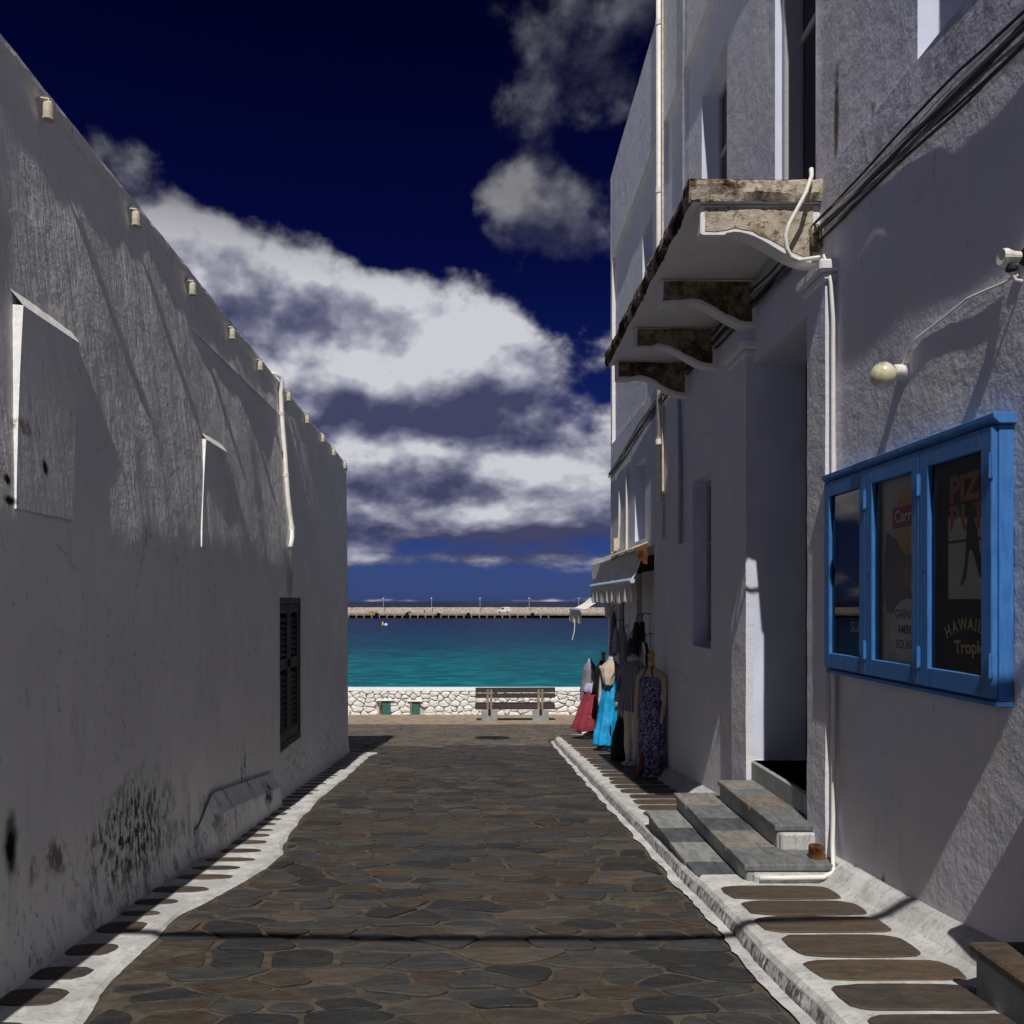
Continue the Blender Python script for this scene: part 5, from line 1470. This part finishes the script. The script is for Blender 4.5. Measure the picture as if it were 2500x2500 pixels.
# van on the pier, facing along it
vx0, vx1, vy = pier_x(1214, 272), pier_x(1245.5, 272), 272.0
L = vx1 - vx0
VN = thing('delivery_van', ((vx0 + vx1) / 2, vy, DECK), 'small white delivery van parked on the breakwater', 'van')
prof = [(0, .35), (.0, .78), (.06, .92), (.22, 1.02), (.29, 1.10), (.40, 1.72), (.46, 1.84), (.96, 1.90), (1.0, 1.80), (1.0, .35)]
MB().prism([(vx0 + a * L, DECK + b * 1.04) for a, b in prof], 1, vy, vy + 1.75).build('body', 'van_white', VN, .06)
MB().prism([(vx0 + a * L, DECK + b * 1.04) for a, b in ((.30, 1.12), (.405, 1.66), (.52, 1.70), (.52, 1.14))], 1, vy - .012, vy + .01).build('side_window', 'dark_glass', VN)
MB().add([(vx0 + .262 * L, vy + .15, DECK + 1.16), (vx0 + .382 * L, vy + .15, DECK + 1.74), (vx0 + .382 * L, vy + 1.6, DECK + 1.74), (vx0 + .262 * L, vy + 1.6, DECK + 1.16)], [(0, 1, 2, 3)]).build('windscreen', 'dark_glass', VN)
for a in (.18, .80):
    for yo in (-.03, 1.58):
        w = MB().lathe([(.20, 0), (.33, .0), (.345, .05), (.345, .15), (.33, .2), (.20, .2)], (vx0 + a * L, vy + yo, DECK + .345), 16, 1).build('wheel', 'tyre', VN)
        MB().lathe([(.20, .01), (.06, -.01), (.01, -.012)], (vx0 + a * L, vy + yo, DECK + .345), 12, 1).build('rim', 'lamp_metal', w)
for yo in (.12, 1.38): MB().box(vx0 - .02, vx0 + .12, vy + yo, vy + yo + .25, DECK + .72, DECK + .90).build('headlight', 'buoy_white', VN, .02)
MB().box(vx0 + .06, vx0 + .10, vy + .1, vy + 1.65, DECK + .42, DECK + .62).box(vx0 - .05, vx0 + .1, vy + .02, vy + 1.73, DECK + .38, DECK + .56).build('bumper', 'grey_pipe', VN, .02)
MB().box(vx0 + .60 * L, vx0 + .93 * L, vy - .008, vy + .01, DECK + 1.30, DECK + 1.38).box(vx0 + .60 * L, vx0 + .86 * L, vy - .008, vy + .01, DECK + 1.16, DECK + 1.23).build('side_print', 'grey_pipe', VN)
for i, (px, w, h_, m_, lab) in enumerate([(909, 2.2, .55, 'net_orange', 'heap of rusty orange nets by the breakwater parapet'), (999, 1.6, .5, 'rust', 'low rusty skip on the breakwater'), (1036, .5, .95, 'net_orange', 'red bollard box on the breakwater'), (1310, .6, .9, 'cream_plastic', 'pale utility cabinet standing on the breakwater')]):
    x = pier_x(px, 268); o_ = MB()
    if i in (0, 1):
        o_.loft([[(x + (q[0]) * w * s_, 268 + q[1] * .7 * s_, DECK + z * h_) for q in [(math.cos(t), math.sin(t)) for t in [2 * math.pi * j / 12 + .3 * z for j in range(12)]]] for z, s_ in ((0, .5), (.4, .48 - .03 * i), (.8, .33 + .1 * i), (1, .15 + .2 * i))])
    else: o_.box(x - w / 2, x + w / 2, 268, 268.5, DECK, DECK + h_).box(x - w * .6, x + w * .6, 267.95, 268.55, DECK + h_, DECK + h_ + .08)
    tag(o_.build(['net_heap', 'metal_skip', 'bollard_box', 'utility_cabinet'][i], m_), lab, ['net', 'skip', 'box', 'cabinet'][i])
BU = thing('mooring_buoy', (-22, 176, -5.2), 'white and yellow mooring buoy floating in the bay', 'buoy')
MB().lathe([(.02, -.3), (.3, -.2), (.42, .05), (.36, .32), (.12, .48), (.02, .5)], (-21.7, 176, -5.2), 16).build('float', 'buoy_white', BU, smooth=True)
MB().lathe([(.02, -.3), (.2, -.1), (.24, .2), (.1, .8), (.02, .82)], (-22.4, 176, -5.2), 12).build('marker', 'buoy_yellow', BU, smooth=True)
